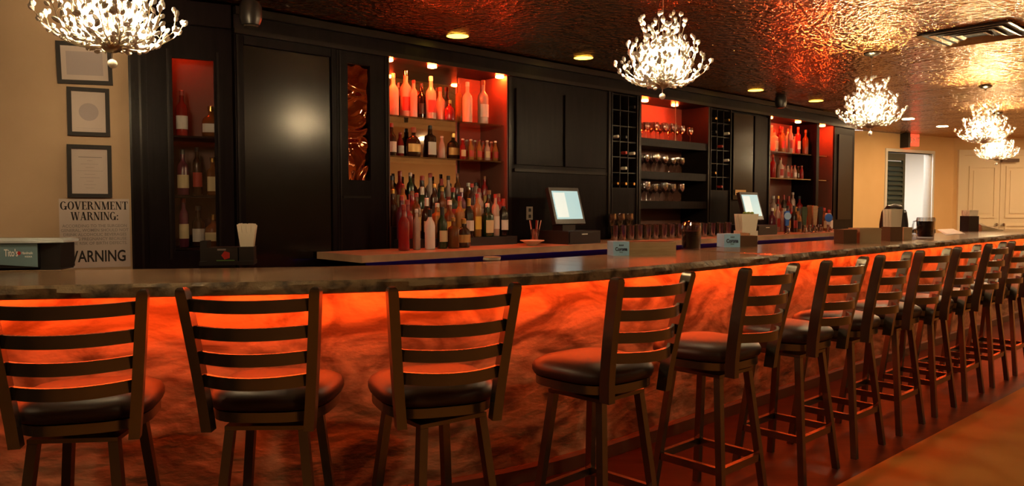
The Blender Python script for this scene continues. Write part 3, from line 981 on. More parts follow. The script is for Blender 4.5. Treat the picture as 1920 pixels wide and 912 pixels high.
def alcove(name, label, t0, t1, mirror_to, shelves, pucks):
    u = unit(name, label, 'display shelf', t0)
    w = t1 - t0
    if mirror_to:
        part('mirror', u, 'mirror', 0, mirror_to, ALD, ALD + .01, 1.07, TOPZ)
        part('back_panel', u, 'cab_inner', mirror_to, w, ALD, ALD + .01, 1.07, TOPZ)
        part('mirror_edge', u, 'black', mirror_to - .008, mirror_to + .008, ALD - .006, ALD - .0005, 1.07, TOPZ)
    else:
        part('back_panel', u, 'cab_inner', 0, w, ALD, ALD + .01, 1.07, TOPZ)
    for xa in (0, w - .01): part('side_lining', u, 'cab_inner', xa, xa + .01, -.005, ALD, 1.0705, TOPZ)
    part('inner_top', u, 'cab', 0, w, .121, ALD, TOPZ, TOPZ + .02)
    for z in shelves:
        part('glass_shelf', u, 'shelf_glass', .004, w - .004, .03, ALD - .004, z - .012, z)
    for x in pucks: puck(u, x, .04, TOPZ)
    return u


a_t0, a_t1 = .387, 1.535
alcove('bottle_alcove', 'red-lit bottle alcove with mirror back and glass shelves, nearest the camera', a_t0, a_t1, .90, (2.035, 1.742), (.03, .42, 1.10))

# dark double panel behind the first till
dp = unit('dark_wall_panel', 'wide dark panelled section behind the first till', 'panel', 1.54)
part('carcass', dp, 'cab', 0, 1.275, 0, .3, 0, TOPZ)
part('stile', dp, 'trim', 0, .03, -.012, 0, 1.07, TOPZ)
part('upper_door', dp, 'cab', .08, .62, -.018, 0, 1.72, 2.34)
part('upper_door', dp, 'cab', .66, 1.2, -.018, 0, 1.72, 2.34)
part('rail', dp, 'trim', .06, 1.22, -.02, 0, 1.66, 1.685)
part('stile', dp, 'trim', 1.245, 1.275, -.012, 0, 1.07, TOPZ)


def wine_rack(label, t0, w, nb, seed):
    r2 = random.Random(seed)
    u = unit('wine_rack', label, 'wine rack', t0)
    z0, z1 = 1.545, TOPZ - .01
    part('back_panel', u, 'black_matte', 0, w, .30, .31, 1.07, TOPZ)
    part('lower_panel', u, 'cab', .012, w - .012, 0, .3, 1.07, z0)
    for xa, xb in ((0, .012), (w - .012, w)): part('side_panel', u, 'trim', xa, xb, -.012, .3, 1.07, TOPZ)
    nc, nr = 3, 6
    cw_, rh = (w - .024) / nc, (z1 - z0) / nr
    for i in range(1, nc): part('divider', u, 'trim', .012 + i * cw_ - .004, .012 + i * cw_ + .004, 0, .3, z0, z1)
    for j in range(nr + 1): part('rack_shelf', u, 'trim', .012, w - .012, .004, .296, z0 + j * rh - (.004 if j else 0), z0 + j * rh + .004)
    cells = [(i, j) for i in range(nc) for j in range(nr)]
    r2.shuffle(cells)
    for i, j in sorted(cells[:nb], key=lambda c: (-c[1], c[0])):
        p = BK.w(t0 + .012 + (i + .5) * cw_, .27, z0 + j * rh + .004 + .0385)
        side = ('left', 'middle', 'right')[i]
        o = bottle('wine', p, BK.a, r2.choice(['green', 'brown', 'black']), r2.choice(['red', 'gold', 'black', 'white']), None,
                   f'wine bottle in the {"near" if t0 < 4 else "far"} rack, {side} column, {ORD[nr - 1 - j]} row down', 'wine bottles in the racks', lay=True, name='wine_bottle')


wine_rack('narrow dark wine rack left of the stemware shelves', 2.83, .385, 9, 2)
wine_rack('narrow dark wine rack right of the stemware shelves', 4.455, .40, 8, 5)

# stemware cabinet
sc_t0, sc_w = 3.235, 1.2
sw = unit('stemware_cabinet', 'open dark cabinet of wine glasses, red-lit at the top', 'cabinet', sc_t0)
part('back_panel', sw, 'cab_inner', 0, sc_w, .33, .34, 1.07, TOPZ)
for xa, xb in ((0, .03), (sc_w - .03, sc_w)): part('side_panel', sw, 'trim', xa, xb, -.012, .33, 1.07, TOPZ)
SWZ = [BK.at(1260, 266, .1)[1], BK.at(1260, 325, .1)[1], BK.at(1260, 378, .1)[1]]
for z in SWZ: part('shelf', sw, 'cab', .03, sc_w - .03, 0, .328, z - .075, z)
part('mullion', sw, 'chrome', sc_w * .5 - .004, sc_w * .5 + .004, .0, .008, SWZ[0], TOPZ)
part('inner_top', sw, 'cab', .03, sc_w - .03, .121, .33, TOPZ, TOPZ + .02)
puck(sw, .25, .12, TOPZ); puck(sw, .75, .12, TOPZ)

wg_me = MB().lathe([(.032, 0), (.033, .003), (.006, .008), (.0035, .02), (.0035, .075), (.012, .085), (.032, .105), (.038, .135), (.034, .175), (.033, .175), (.036, .135), (.03, .108), (.01, .09)], 14).mesh('wine_glass', M['glassware'])
tb_me = MB().lathe([(.028, 0), (.030, .002), (.036, .135), (.0345, .135), (.029, .012), (.01, .01)], 14).mesh('tumbler', M['glassware'])
for j, z in enumerate(SWZ):
    n = (13, 12, 11)[j]
    for i in range(n):
        row = i % 2
        x = .09 + i * .074 + rnd.uniform(-.008, .008)
        o = link('wine_glass', wg_me, None, BK.w(sc_t0 + x, .09 + row * .11, z), rnd.random() * 6)
        sc_ = rnd.uniform(.9, 1.1); o.scale = (sc_, sc_, sc_)
        tag(o, f'wine glass, {ORD[i]} from left, {("top", "middle", "bottom")[j]} shelf of stemware cabinet', 'wine glass', 'stemware in the cabinet')

# glossy panel before the second till
ep = unit('glossy_door_panel', 'dark glossy panel behind the second till, catching a chandelier reflection', 'panel', 4.87)
part('carcass', ep, 'cab', 0, .82, .03, .3, 0, TOPZ)
part('door_leaf', ep, 'cab_gloss', .05, .46, 0, .028, 1.45, TOPZ - .02)
part('stile', ep, 'cab', .5, .8, 0, .028, 1.07, TOPZ - .02)
part('handle_plate', ep, 'chrome', .08, .3, -.012, 0, 1.50, 1.56)
part('stile', ep, 'trim', .80, .82, -.012, .03, 1.07, TOPZ)

b_t0, b_t1 = 5.70, 7.32
al2 = alcove('bottle_alcove', 'far red-lit bottle alcove near the end of the back bar', b_t0, b_t1, None, (2.035, 1.72), (.06, .75, 1.40))
part('dividing_post', al2, 'cab', 1.16, 1.23, -.005, ALD, 1.07, TOPZ)
ec = unit('end_column', 'dark panelled column closing the far end of the back bar', 'column', 7.325)
part('shaft', ec, 'cab', 0, .6, -.02, .42, 0, TOPZ)
part('raised_panel', ec, 'trim', .1, .5, -.035, -.02, 1.2, TOPZ - .1)

# the counter
ct = unit('back_counter', 'long back-bar counter of pale stone with a blue-lit edge', 'counter', 0)
CF = -.585
part('worktop', ct, 'counter', -.2, 7.9, CF, -.024, 1.025, 1.07)
part('worktop', ct, 'counter', a_t0 + .003, a_t1 - .003, -.024, ALD - .01, 1.025, 1.07)
part('worktop', ct, 'counter', b_t0 + .003, b_t1 - .003, -.024, ALD - .01, 1.025, 1.07)
part('base_front', ct, 'cab_gloss', -.1, 7.85, CF + .12, -.03, 0, 1.022)
part('light_strip', ct, 'led_blue', -.1, 7.8, CF + .085, CF + .10, 1.0185, 1.0245)

# ------------------------------------------------------------------ bottles of the near alcove
GRP_T = 'bottles on the top shelf of the near alcove'


def px_t(px, y): return BK.at(px, 388, y)[0]


top_row = [(739, 'tall', 'frost', 'white', None, 1.0), (762, 'tall', 'frost', 'chrome', 'red', 1.15), (777, 'slim', 'clear', 'red', None, .85), (791, 'tall', 'black', 'black', 'black', .9),
           (809, 'tall', 'clear', 'white', 'red', 1.05), (826, 'whisky', 'clear', 'cork', None, .95), (844, 'decanter', 'red', 'gold', None, .75), (861, 'slim', 'honey', 'cork', None, .95),
           (877, 'tall', 'frost', 'white', None, 1.02), (906, 'tall', 'clear', 'cork', 'white', 1.12)]
for i, (px, k, g, c, l, s_) in enumerate(top_row):
    y = .12 + .07 * (i % 2) if i < 8 else .09
    bottle(k, BK.w(px_t(px, y), y, 2.035), BK.a, g, c, l, bname(k, g, l, f'{ORD[i]} from left, top shelf, near alcove'), GRP_T, s_)
mid_row = [(735, 'whisky', 'brown', 'red', 'white', .85), (751, 'small', 'red', 'red', 'white', .95), (776, 'decanter', 'brown', 'cork', 'gold', 1.0), (807, 'square', 'brown', 'black', 'white', .98),
           (829, 'small', 'clear', 'white', None, .9), (850, 'decanter', 'brown', 'gold', 'gold', .95)]
for i, (px, k, g, c, l, s_) in enumerate(mid_row):
    y = .12 + .05 * (i % 2)
    bottle(k, BK.w(px_t(px, y), y, 1.742), BK.a, g, c, l, bname(k, g, l, f'{ORD[i]} from left, middle shelf, near alcove'), 'bottles on the middle shelf of the near alcove', s_)
for i in range(9):
    y = .09 + .07 * (i % 2); px = 868 + i * 7.6
    g = rnd.choice(['clear', 'red', 'honey', 'clear'])
    bottle('small', BK.w(px_t(px, y), y, 1.742), BK.a, g, rnd.choice(['red', 'white']), 'red' if i % 3 else 'cream',
           f'small {GN[g]} bottle, {ORD[i]} in the small row, middle shelf', 'row of small bottles on the middle shelf', .85)

# stepped riser
rs = unit('bottle_riser', 'dark three-step riser holding rows of bottles in the near alcove', 'shelf riser', a_t0 + .01)
wr_ = a_t1 - a_t0 - .02
STEP = [(-.13, -.02, 1.135), (-.02, .12, 1.225), (.12, .29, 1.315)]
for y0, y1, z in STEP: part('step', rs, 'black', 0 if y0 > -.1 else .02, wr_ if y0 > -.1 else wr_, y0 + .001, y1, 1.0705, z)
kinds = ['tall', 'whisky', 'wine', 'square', 'slim', 'whisky', 'tall']
glasses = ['amber', 'brown', 'clear', 'green', 'honey', 'amber', 'red', 'plum', 'brown', 'clear']
caps = ['red', 'black', 'gold', 'red', 'cork', 'white', 'red']
labs = ['cream', 'white', 'black', 'gold', 'red', None, 'yellow', 'white', None]
for (y0, y1, z), place, n in ((STEP[2], 'top', 12), (STEP[1], 'middle', 12)):
    for i in range(n):
        y = (y0 + y1) / 2 + rnd.uniform(-.02, .02)
        x = .05 + (wr_ - .1) * i / (n - 1) + rnd.uniform(-.005, .005)
        k, g, c, l = rnd.choice(kinds), rnd.choice(glasses), rnd.choice(caps), rnd.choice(labs)
        bottle(k, BK.w(a_t0 + .01 + x, y, z), BK.a, g, c, l, bname(k, g, l, f'{ORD[i]} from left, {place} riser step'), 'bottles on the stepped riser', rnd.uniform(.92, 1.04))
low = [(738, 'tall', 'plum', 'red', 'black'), (764, 'whisky', 'red', 'red', None), (781, 'slim', 'amber', 'red', 'gold'), (800, 'wine', 'brown', 'white', 'cream'), (820, 'square', 'honey', 'white', None),
       (843, 'whisky', 'amber', 'white', 'yellow'), (862, 'tall', 'honey', 'red', None),
       (879, 'wine', 'black', 'gold', 'white'), (895, 'slim', 'honey', 'red', 'yellow'), (914, 'square', 'green', 'white', 'cream'), (929, 'slim', 'clear', 'red', 'white'), (944, 'wine', 'black', 'red', 'white')]
for i, (px, k, g, c, l) in enumerate(low):
    y = -.075
    bottle(k, BK.w(min(max(px_t(px, y), a_t0 + .06), a_t1 - .045), y, 1.135), BK.a, g, c, l, bname(k, g, l, f'{ORD[i]} from left, lowest riser step'), 'bottles on the stepped riser')
front = [(757, 'tall', 'red', 'red', None, 1.0), (781, 'slim', 'clear', 'white', None, .85), (806, 'wine', 'white', 'black', None, .95), (829, 'wine', 'green', 'black', 'cream', 1.0), (850, 'square', 'amber', 'gold', None, .85), (869, 'decanter', 'brown', 'gold', 'gold', .95)]
for i, (px, k, g, c, l, s_) in enumerate(front):
    y = -.30 + .03 * (i % 2)
    bottle(k, BK.w(px_t(px, y), y, 1.07), BK.a, g, c, l, bname(k, g, l, f'{ORD[i]} from left, front counter row'), 'front row of bottles on the back counter', s_)

# bottles of the far alcove
for z, n, place, x1_ in ((2.035, 11, 'top', 1.1), (1.72, 12, 'middle', 1.1)):
    for i in range(n):
        y = .09 + .09 * (i % 2)
        k = rnd.choice(['tall', 'whisky', 'slim', 'square']) if place == 'top' or i < 5 else 'small'
        g = rnd.choice(['clear', 'frost', 'amber', 'clear', 'honey', 'red']); l = rnd.choice(['white', 'cream', None, 'red']); c = rnd.choice(caps)
        bottle(k, BK.w(b_t0 + .07 + (x1_ - .12) * i / (n - 1), y, z), BK.a, g, c, l, bname(k, g, l, f'{ORD[i]} from left, {place} shelf, far alcove'), 'bottles on the shelves of the far alcove', .88 if place == 'middle' else 1)
for y, zz, n, place in ((.2, 1.22, 9, 'back'), (-.02, 1.07, 10, 'middle'), (-.2, 1.07, 9, 'front')):
    if zz > 1.1: part('step', unit('bottle_riser', 'dark step holding the back row of bottles in the far alcove', 'shelf riser', b_t0 + .01), 'black', 0, 1.14, .1, .3, 1.0705, zz)
    for i in range(n):
        k, g, c, l = rnd.choice(kinds), rnd.choice(glasses), rnd.choice(caps), rnd.choice(labs)
        yy = y + rnd.uniform(-.02, .02)
        bottle(k, BK.w(b_t0 + .08 + 1.02 * i / (n - 1), yy, zz), BK.a, g, c, l, bname(k, g, l, f'{ORD[i]} from left, {place} row, far alcove counter'), 'bottles on the counter at the far alcove')

# rows of glasses on the counter in front of the stemware cabinet
for row, y in enumerate((-.12, -.21, -.30)):
    for i in range(15):
        x = px_t(1152 + i * 15.2, y)
        o = link('tumbler', tb_me, None, BK.w(x + rnd.uniform(-.006, .006), y + rnd.uniform(-.008, .008), 1.07), rnd.random() * 6)
        tag(o, f'clear bar glass, {ORD[i]} from left, {("back", "middle", "front")[row]} row on back counter', 'glass', 'rows of clear glasses on the back counter')
for i in range(3):
    o = link('wine_glass', wg_me, None, BK.w(px_t(1147 + i * 16, -.05), -.05, 1.07 + .0), 0)
    o.scale = (1.25, 1.25, 1.35)
    tag(o, f'tall wine glass on the counter under the near wine rack, {ORD[i]} from the left', 'wine glass', 'tall glasses under the near wine rack')


# tills
def till(px, y, label, turn):
    t = thing('touch_screen_till', label, 'till', BK.w(px_t(px, y), y, 1.07), BK.a + R(turn))
    part('cash_drawer', t, 'black', -.2, .2, -.2, .16, 0, .105)
    part('drawer_front', t, 'black', -.19, .19, -.208, -.2, .012, .095)
    part('stand', t, 'black', -.08, .08, -.03, .08, .105, .2)
    sc = link('screen', None, t, (0, -.05, .17)); sc.rotation_euler = (R(-16), 0, 0)
    part('bezel', sc, 'black', -.185, .185, 0, .04, -.01, .30)
    sf = box(-.16, .16, -.004, -.0005, .03, .27).build('display', mat('till_display', (.2, .25, .25), .3, emit=(.45, .72, .72), es=.75), sc, smooth=False)
    sf2 = box(-.15, -.01, -.006, -.0042, .045, .255).build('display_panel', mat('till_display_panel', (.2, .2, .2), .3, emit=(.9, .95, .82), es=.8), sc, smooth=False)
    part('receipt_slot', t, 'paper', -.05, .02, -.214, -.209, .075, .083)


till(1062, -.27, 'black touch-screen till with a pale lit display, beside the bottle alcove', 2)
till(1408, -.25, 'black touch-screen till before the glossy panel, behind the napkin cup', 0)

# small things on the counter left of the till
pq = BK.w(px_t(998, -.38), -.38, 1.07)
t = thing('serving_bowl', 'small pale bowl on the back counter left of the till', 'bowl', pq)
MB().lathe([(.03, 0), (.034, .004), (.075, .03), (.095, .036), (.095, .041), (.07, .036), (.03, .012), (.005, .01)], 20).build('bowl', M['plate'], t)
t = thing('tool_glass', 'glass of bar tools standing behind the pale bowl', 'glass', BK.w(px_t(1003, -.2), -.2, 1.07))
MB().lathe([(.034, 0), (.036, .003), (.042, .12), (.04, .12), (.034, .012), (.01, .01)], 14).build('tumbler', M['glassware'], t)
for k in range(5):
    an = k * 1.3
    MB().tube([(.015 * math.cos(an), .015 * math.sin(an), .014), (.05 * math.cos(an), .05 * math.sin(an), .19)], .003, 5).build('straw', CAP['red'] if k % 2 else CAP['white'], t)
ot = thing('wall_outlet', 'pale outlet plate on the dark panel left of the till', 'outlet', BK.w(px_t(993, -.004), 0, BK.at(993, 400)[1]), BK.a)
part('plate', ot, mat('outlet_plate', (.3, .26, .22), .4), -.035, .035, -.006, -.0005, -.055, .055)
part('socket', ot, 'black', -.014, .014, -.008, -.006, .012, .04)
part('socket', ot, 'black', -.014, .014, -.008, -.006, -.04, -.012)

# ------------------------------------------------------------------ things on the bar top
BT = 1.0802


def bar_dir(px): return R(10.3) if px < 600 else (R(30) if px < 1100 else R(43))


# condiment box at the left end
q = on_z(66, 507, BT)
cd = thing('condiment_box', 'black bar condiment box with a pale lid and printed blue-grey side, at the left end', 'condiment box', (q.x, q.y, BT), R(10))
# local: front-left side towards the camera carries the print
Wb, Db, Hb = .20, .30, .105
x_r = .155
part('tray', cd, 'black', -.42, .02, -.02, .17, .012, .125)
part('right_side', cd, 'black', .022, .108, .0, .17, .006, .12)
part('foot', cd, 'black_matte', -.40, .11, 0, .15, 0, .006)
bpl = MB(); bpl.v = [(-.42, -.024, .05), (.02, -.024, .016), (.02, -.024, .124), (-.42, -.024, .124), (-.42, -.0205, .05), (.02, -.0205, .016), (.02, -.0205, .124), (-.42, -.0205, .124)]
bpl.f = [(0, 1, 2, 3), (7, 6, 5, 4), (0, 4, 5, 1), (1, 5, 6, 2), (2, 6, 7, 3), (3, 7, 4, 0)]
pn = bpl.build('printed_side', M['steel_blue'], cd, smooth=False)
text("Tito's", .046, M['white_mark'], pn, (-.117, -.0246, .066), sx=.55, bold=.0005)
text('Handmade', .017, M['white_mark'], pn, (-.044, -.0246, .075), sx=.62)
text('VODKA', .011, M['white_mark'], pn, (-.032, -.0246, .06), sx=.8)
mk = MB().lathe([(.0085, 0), (.0085, .0006)], 14); mk.v = [(x, -.0242 - z, y) for x, y, z in mk.v]
mk.build('red_dot', M['red_mark'], pn, loc=(-.056, 0, .08))
ld_ = MB().loft([[(-.43, -.035, .126), (.03, -.035, .126), (.122, 0, .126), (.122, .185, .126), (-.43, .185, .126)],
                 [(-.43, -.035, .136), (.03, -.035, .136), (.122, 0, .136), (.122, .185, .136), (-.43, .185, .136)],
                 [(-.41, -.0, .147), (.02, -.0, .147), (.1, .03, .143), (.1, .165, .143), (-.41, .165, .147)]])
ld_.build('lid', M['lid'], cd, smooth=False)

# black napkin caddy with straws
q = on_z(424, 498, BT)
nc = thing('napkin_caddy', 'black napkin and straw caddy with a faded red logo on the bar', 'napkin caddy', (q.x, q.y, BT), R(12))
part('tray', nc, 'black', -.125, .13, -.0, .15, 0, .02)
part('napkin_well', nc, 'black', -.09, .055, .0, .145, .02, .088)
part('straw_well', nc, 'black', .06, .13, .01, .12, .02, .09)
part('fruit_well', nc, 'black', -.125, -.092, .03, .14, .02, .12)
lg = MB().lathe([(.022, 0), (.022, .0006)], 5); lg.v = [(x, -.001 - z, y + .05) for x, y, z in lg.v]
lg.build('logo', M['red_mark'], nc, smooth=False)
box(-.045, .04, -.0012, -.0002, .022, .027).build('logo_stripe', M['green_mark'], nc, smooth=False)
box(-.04, .0, -.0012, -.0002, .074, .082).build('logo_lettering', M['ink_soft'], nc, smooth=False)
r3 = random.Random(5)
for k in range(12):
    a_ = (k % 4 - 1.5) / 1.5; b2 = (k // 4 - 1) / 1
    mb = MB().bar((.094 + a_ * .018, .065 + b2 * .02, .06), (.094 + a_ * .036, .065 + b2 * .03, .20 + r3.uniform(-.004, .006)), .02, .006, up=(0, 1, 0))
    mb.build('paper_straw_sleeve', M['napkin'], nc, smooth=False)

# coaster stack
q = on_z(922, 488, BT)
cs_ = thing('coaster_stack', 'small stack of pale round coasters alone on the bar', 'coasters', (q.x, q.y, BT))
for k in range(3): MB().lathe([(.048, 0), (.048, .0055)], 20).build('coaster', M['paper'] if k % 2 else M['wood_box'], cs_, loc=(.001 * k, 0, .006 * k))


# long caddies with pale blue beer cards
def caddy(px_l, px_r, px_e, py, label, long_m):
    q0_ = on_z(px_l, py, BT); q1_ = on_z(px_r, py - 3, BT)
    w = (q1_ - q0_).length
    an = math.atan2(q1_.y - q0_.y, q1_.x - q0_.x)
    t = thing('bar_caddy', label, 'bar caddy', (q0_.x, q0_.y, BT), an)
    d1_ = on_z(px_e, py - 8, BT)
    return t, w, (d1_ - q1_)


q0_ = on_z(1149, 480, BT)
t = thing('bar_caddy', 'long pale wooden bar caddy with pale blue end card, left of dark pitcher', 'bar caddy', (q0_.x, q0_.y, BT), R(12))
wcard = .075 * 1.28
part('body', t, 'wood_box', .101, .40, -.0, .11, 0, .078)
part('inner_wall', t, 'wood_dark', .105, .395, .02, .09, .0785, .082)
c_ = part('end_card', t, 'pale_blue', .0, .1, -.006, .1, 0, .085)
text('Corona', .03, M['ink_blue'], c_, (.05, -.0068, .03), sx=.8, bold=.001, align='CENTER')
text('Extra', .011, M['ink_blue'], c_, (.05, -.0068, .018), sx=.9, align='CENTER')
crown = MB().box(.036, .064, -.0072, -.0061, .058, .061)
for k in range(3): crown.box(.038 + k * .010, .043 + k * .010, -.0072, -.0061, .061, .067)
crown.build('crown_mark', M['ink_blue'], c_, smooth=False)
q0_ = on_z(1357, 464, BT)
t = thing('bar_caddy', 'brown bar caddy with a pale blue card, right of the dark pitcher', 'bar caddy', (q0_.x, q0_.y, BT), R(14))
part('body', t, 'wood_dark', .128, .27, .0, .12, 0, .08)
part('divider', t, 'wood_box', .2, .21, .0, .12, .0802, .1)
c_ = part('end_card', t, 'pale_blue', .0, .127, -.006, .1, 0, .095)
text('Corona', .038, M['ink_blue'], c_, (.064, -.0068, .033), sx=.8, bold=.0014, align='CENTER')
text('Extra', .014, M['ink_blue'], c_, (.064, -.0068, .018), sx=.9, align='CENTER')
crown = MB().box(.049, .079, -.0072, -.0061, .068, .071)
for k in range(3): crown.box(.051 + k * .011, .056 + k * .011, -.0072, -.0061, .071, .078)
crown.build('crown_mark', M['ink_blue'], c_, smooth=False)


# pitchers
def pitcher(px, py, z_fill, hgt, rad, label, handle=0, lid=True):
    q = on_z(px, py, BT)
    t = thing('cola_pitcher', label, 'pitcher', (q.x, q.y, BT))
    MB().lathe([(rad * .9, 0), (rad * .94, .004), (rad * 1.03, hgt - .02), (rad * .96, hgt), (rad * .93, hgt), (rad * .99, hgt - .02), (rad * .88, .008)], 18).build('glass_jug', M['jug'], t)
    MB().lathe([(rad * .85, .009), (rad * .96, z_fill)], 18).build('drink', M['cola'], t)
    if lid: MB().lathe([(rad * 1.02, hgt), (rad * .9, hgt + .018), (rad * .4, hgt + .03)], 18).build('lid', M['glassware'], t)
    if handle:
        MB().tube([(handle * rad * .95, 0, hgt * .85), (handle * rad * 1.45, 0, hgt * .8), (handle * rad * 1.55, 0, hgt * .5), (handle * rad * 1.35, 0, hgt * .25), (handle * rad * .92, 0, hgt * .2)], .008, 6).build('handle', M['glassware'], t)
        n_ = 9
        for k in range(n_):
            an = math.pi + math.pi * (k + .5) / n_
            box(-.003, .003, -.001, .001, z_fill, hgt - .004).build('rib', M['plate'], t, smooth=False, loc=(rad * 1.04 * math.cos(an), rad * 1.04 * math.sin(an), 0), rz=an - math.pi / 2)


pitcher(1296, 468, .125, .165, .066, 'lidded pitcher of dark cola between the two pale blue caddy cards')
pitcher(1735, 446, .155, .19, .078, 'ribbed handled pitcher of dark cola near the far end of the bar', -1, False)


# napkin cups and holders
def napkin_holder(px, py, w, h_body, h_nap, label, body='wood_dark', wide=1.15, z0=BT, q=None):
    q = q or on_z(px, py, z0)
    t = thing('napkin_holder', label, 'napkin holder', (q.x, q.y, z0), R(16))
    part('holder', t, body, -w / 2, w / 2, -w / 2.4, w / 2.4, 0, h_body)
    n_ = 9
    for k in range(n_):
        y = -w / 3 + k * (w / 1.5) / (n_ - 1)
        w0, w1 = w * .42, w * .42 * wide * (1 - .05 * (k % 3))
        mb = MB().loft([[(-w0, y - .002, h_body - .01), (w0, y - .002, h_body - .01), (w0, y + .002, h_body - .01), (-w0, y + .002, h_body - .01)],
                        [(-w1, y * 1.2 - .002, h_body + h_nap * (1 - .03 * (k % 2))), (w1, y * 1.2 - .002, h_body + h_nap * (1 - .06 * (k % 3))), (w1, y * 1.2 + .002, h_body + h_nap * (1 - .06 * (k % 3))), (-w1, y * 1.2 + .002, h_body + h_nap * (1 - .03 * (k % 2)))]])
        mb.build('napkin', M['napkin'], t, smooth=False)
    return t


nh = napkin_holder(1398, 453, .15, .09, .14, 'flared cup of white napkins and lime in front of the second till', 'napkin', 1.3)
for k in range(5): MB().ball((-.02 + k * .018, (k % 2) * .02 - .01, .237), .016, 8, 5, .7).build('lime_wedge', M['lime'], nh)
napkin_holder(1672, 452, .125, .12, .15, 'brown wooden holder with upright napkins, left of the handled pitcher', 'wood_dark', 1.12)
napkin_holder(1817, 434, .15, .18, .07, 'black square holder with napkins on the far end of the bar', 'black', 1.05)
# small holders and boxes at the far part of the bar
for px, py, w, d, h_, m_, lb, nm in ((1594, 457, .12, .12, .11, 'wood_dark', 'small dark box at the bar edge beside the beer taps', 'storage_box'), (1632, 456, .2, .14, .12, 'kraft', 'pale cardboard-coloured box between the taps and the napkin holder', 'storage_box'),
                                     (1702, 450, .09, .08, .11, 'kraft', 'small pale menu stand between the napkin holder and the handled pitcher', 'menu_stand')):
    q = on_z(px, py, BT)
    t = thing(nm, lb, 'box' if nm == 'storage_box' else 'stand', (q.x, q.y, BT), R(14))
    part('body', t, m_, -w / 2, w / 2, 0, d, 0, h_)
    part('rim', t, m_, -w / 2 - .003, w / 2 + .003, -.003, d + .003, h_ * .86, h_ * .92)
q = on_z(1715, 449, BT)
t = thing('salt_shaker', 'small glass shaker with chrome cap beside the handled pitcher', 'shaker', (q.x, q.y, BT))
MB().lathe([(.02, 0), (.022, .003), (.018, .06)], 10).build('jar', M['glassware'], t)
MB().lathe([(.019, .06), (.018, .08), (.008, .088)], 10).build('cap', M['chrome'], t)
# sheets of paper
pts = [on_z(*p, BT) for p in ((1757, 431), (1773, 441), (1806, 439), (1784, 430))]
c_ = sum(pts, Vector()) / 4
t = thing('menu_sheets', 'white menu sheets lying flat beside the handled pitcher', 'menu', c_)
for k in range(2):
    mb = MB(); mb.loft([[(p.x - c_.x, p.y - c_.y, .0005 + k * .003) for p in pts], [(p.x - c_.x, p.y - c_.y, .002 + k * .003) for p in pts]])
    mb.build('sheet', M['white_mark'], t, smooth=False, loc=(.03 * k, .02 * k, 0))
# folded cloth
q = on_z(1850, 433, BT)
t = thing('folded_cloth', 'crumpled tan cloth lying beside the black napkin holder', 'cloth', (q.x, q.y, BT), R(20))
rings = []
for i in range(7):
    s_ = i / 6; hh = .085 * (1 - s_) + .012
    rings.append([(-.15 + .36 * s_, -.06, 0), (-.15 + .36 * s_, .06, 0), (-.15 + .36 * s_, .05, hh * .8), (-.15 + .36 * s_, .0, hh + .01 * math.sin(i * 2)), (-.15 + .36 * s_, -.05, hh * .7)])
MB().loft(rings).build('cloth', M['wood_box'], t)


# ------------------------------------------------------------------ beer taps behind the bar
def tap(px, py, top_py, m_, w, label, d_off, badge=None):
    q = BK.w(px_t(px, d_off), d_off, 0)
    zb_ = 1.07
    zt_ = BK.at(px, top_py, d_off)[1]
    t = thing('beer_tap', label, 'beer tap', (q.x, q.y, zb_), BK.a - R(38), 'beer taps')
    MB().lathe([(.03, 0), (.03, .01), (.014, .02), (.014, .09)], 12).build('shank', M['chrome'], t)
    MB().tube([(0, -.01, .07), (0, -.06, .06), (0, -.07, .02)], .008, 8).build('spout', M['chrome'], t)
    h0 = .09; h1 = zt_ - zb_
    MB().loft([[(-w * k, -.014, z), (w * k, -.014, z), (w * k, .014, z), (-w * k, .014, z)] for k, z in ((.35, h0), (.4, h0 + .05), (.5, (h0 + h1) / 2), (.6, h1 - .05), (.55, h1 - .01), (.35, h1))]).build('tap_handle', m_, t, angle=.5)
    if badge:
        bd = MB().lathe([(w * .8, 0), (w * .8, .006)], 16); bd.v = [(x, -.0145 - z, y) for x, y, z in bd.v]
        bd.build('badge', badge, t, loc=(0, 0, h1 - .055))
    return t


tap(1476, 448, 396, M['tap_blue'], .05, 'blue beer tap handle standing alone at the left of the taps', -.45, M['pale_blue'])
tap(1508, 448, 388, M['tap_green'], .055, 'dark green beer tap handle, leftmost of the tight cluster', -.46)
tap(1518, 448, 385, M['tap_wood'], .05, 'brown wooden beer tap handle in the middle of the tight cluster', -.40)
tap(1528, 448, 386, M['wood_box'], .05, 'pale wooden beer tap handle in the tight cluster', -.46)
tap(1538, 448, 388, M['black'], .05, 'black beer tap handle, rightmost of the tight cluster', -.40)
tap(1553, 448, 400, M['paper'], .06, 'white beer tap handle with a dark blue badge right of the cluster', -.46, M['tap_blue'])

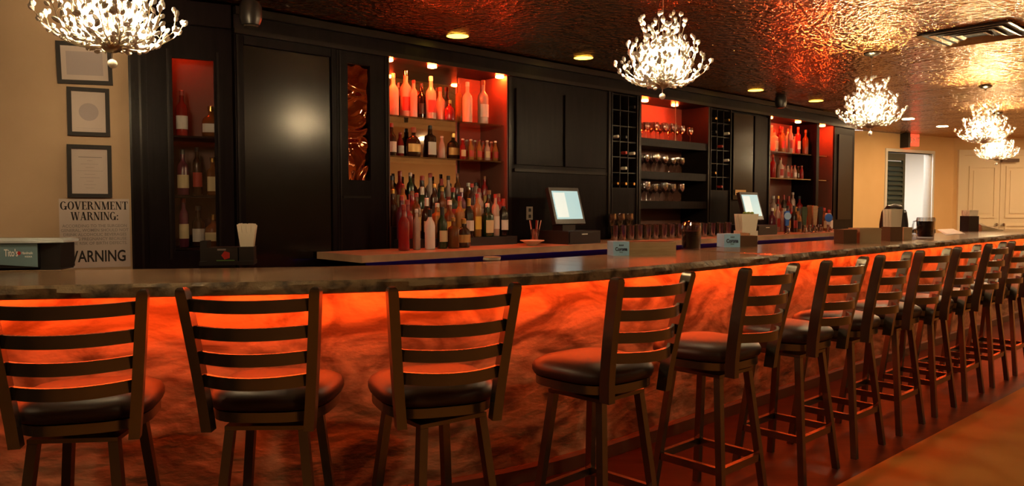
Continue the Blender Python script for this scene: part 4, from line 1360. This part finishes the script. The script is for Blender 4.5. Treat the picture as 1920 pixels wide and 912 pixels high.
# ------------------------------------------------------------------ dark chair behind the far end of the bar
q = Vector(((1676 - 960) / F_PX * 9.8, 9.8, 0))
t = thing('black_bar_chair', 'black rounded high-back chair beyond the far end of the bar', 'chair', q, R(20))
rings = []
for k in range(13):
    a_ = math.pi * k / 12
    rings.append([(-.2 * math.cos(a_) * (1 if k not in (0, 12) else 1), y, z0_ + (.95 if False else 0)) for y, z0_ in ((0, 0),)])
arch = MB().tube([(-.2, 0, .78), (-.2, 0, 1.15), (-.17, 0, 1.3), (-.1, 0, 1.365), (0, 0, 1.38), (.1, 0, 1.365), (.17, 0, 1.3), (.2, 0, 1.15), (.2, 0, .78)], .028, 8)
arch.build('back_frame', M['black'], t)
box(-.18, .18, -.015, .015, .82, 1.33).build('backrest', M['black_matte'], t, smooth=False)
MB().loft([[(x, y - .2, z) for x, y in outline(.24, .22, .22)] for z in (.72, .78)]).build('seat', M['black'], t)
for sx in (-1, 1):
    MB().tube([(sx * .2, 0, 1.02), (sx * .27, -.1, 1.08), (sx * .27, -.36, 1.08), (sx * .25, -.38, .76)], .02, 6).build('armrest', M['black'], t)
    for sy in (0, 1): MB().tube([(sx * .19, -.02 - .36 * sy, .72), (sx * .23, .03 - .46 * sy, 0)], .016, 6).build('leg', M['black'], t)


# ------------------------------------------------------------------ ceiling speakers
def speaker(px, py, Z, label):
    d = ray(px, py); k = Z / d.y
    q = Vector((0, 0, EYE)) + d * k
    t = thing('ceiling_speaker', label, 'speaker', (q.x, q.y, q.z), 0, 'small black ceiling speakers')
    MB().lathe([(.02, -.085), (.05, -.075), (.062, -.04), (.062, .03), (.05, .055), (.02, .065)], 16).build('housing', M['black'], t)
    MB().lathe([(.045, -.079), (.04, -.088), (.012, -.09)], 14).build('grille', M['steel'], t)
    MB().tube([(0, 0, .06), (0, 0, CEIL - .008 - q.z)], .012, 8).build('bracket', M['black'], t)


speaker(470, 22, 4.45, 'small black speaker hung from the ceiling above the tall panel door')
speaker(1464, 188, 8.6, 'small black speaker hung from the ceiling before the far bottle alcove')
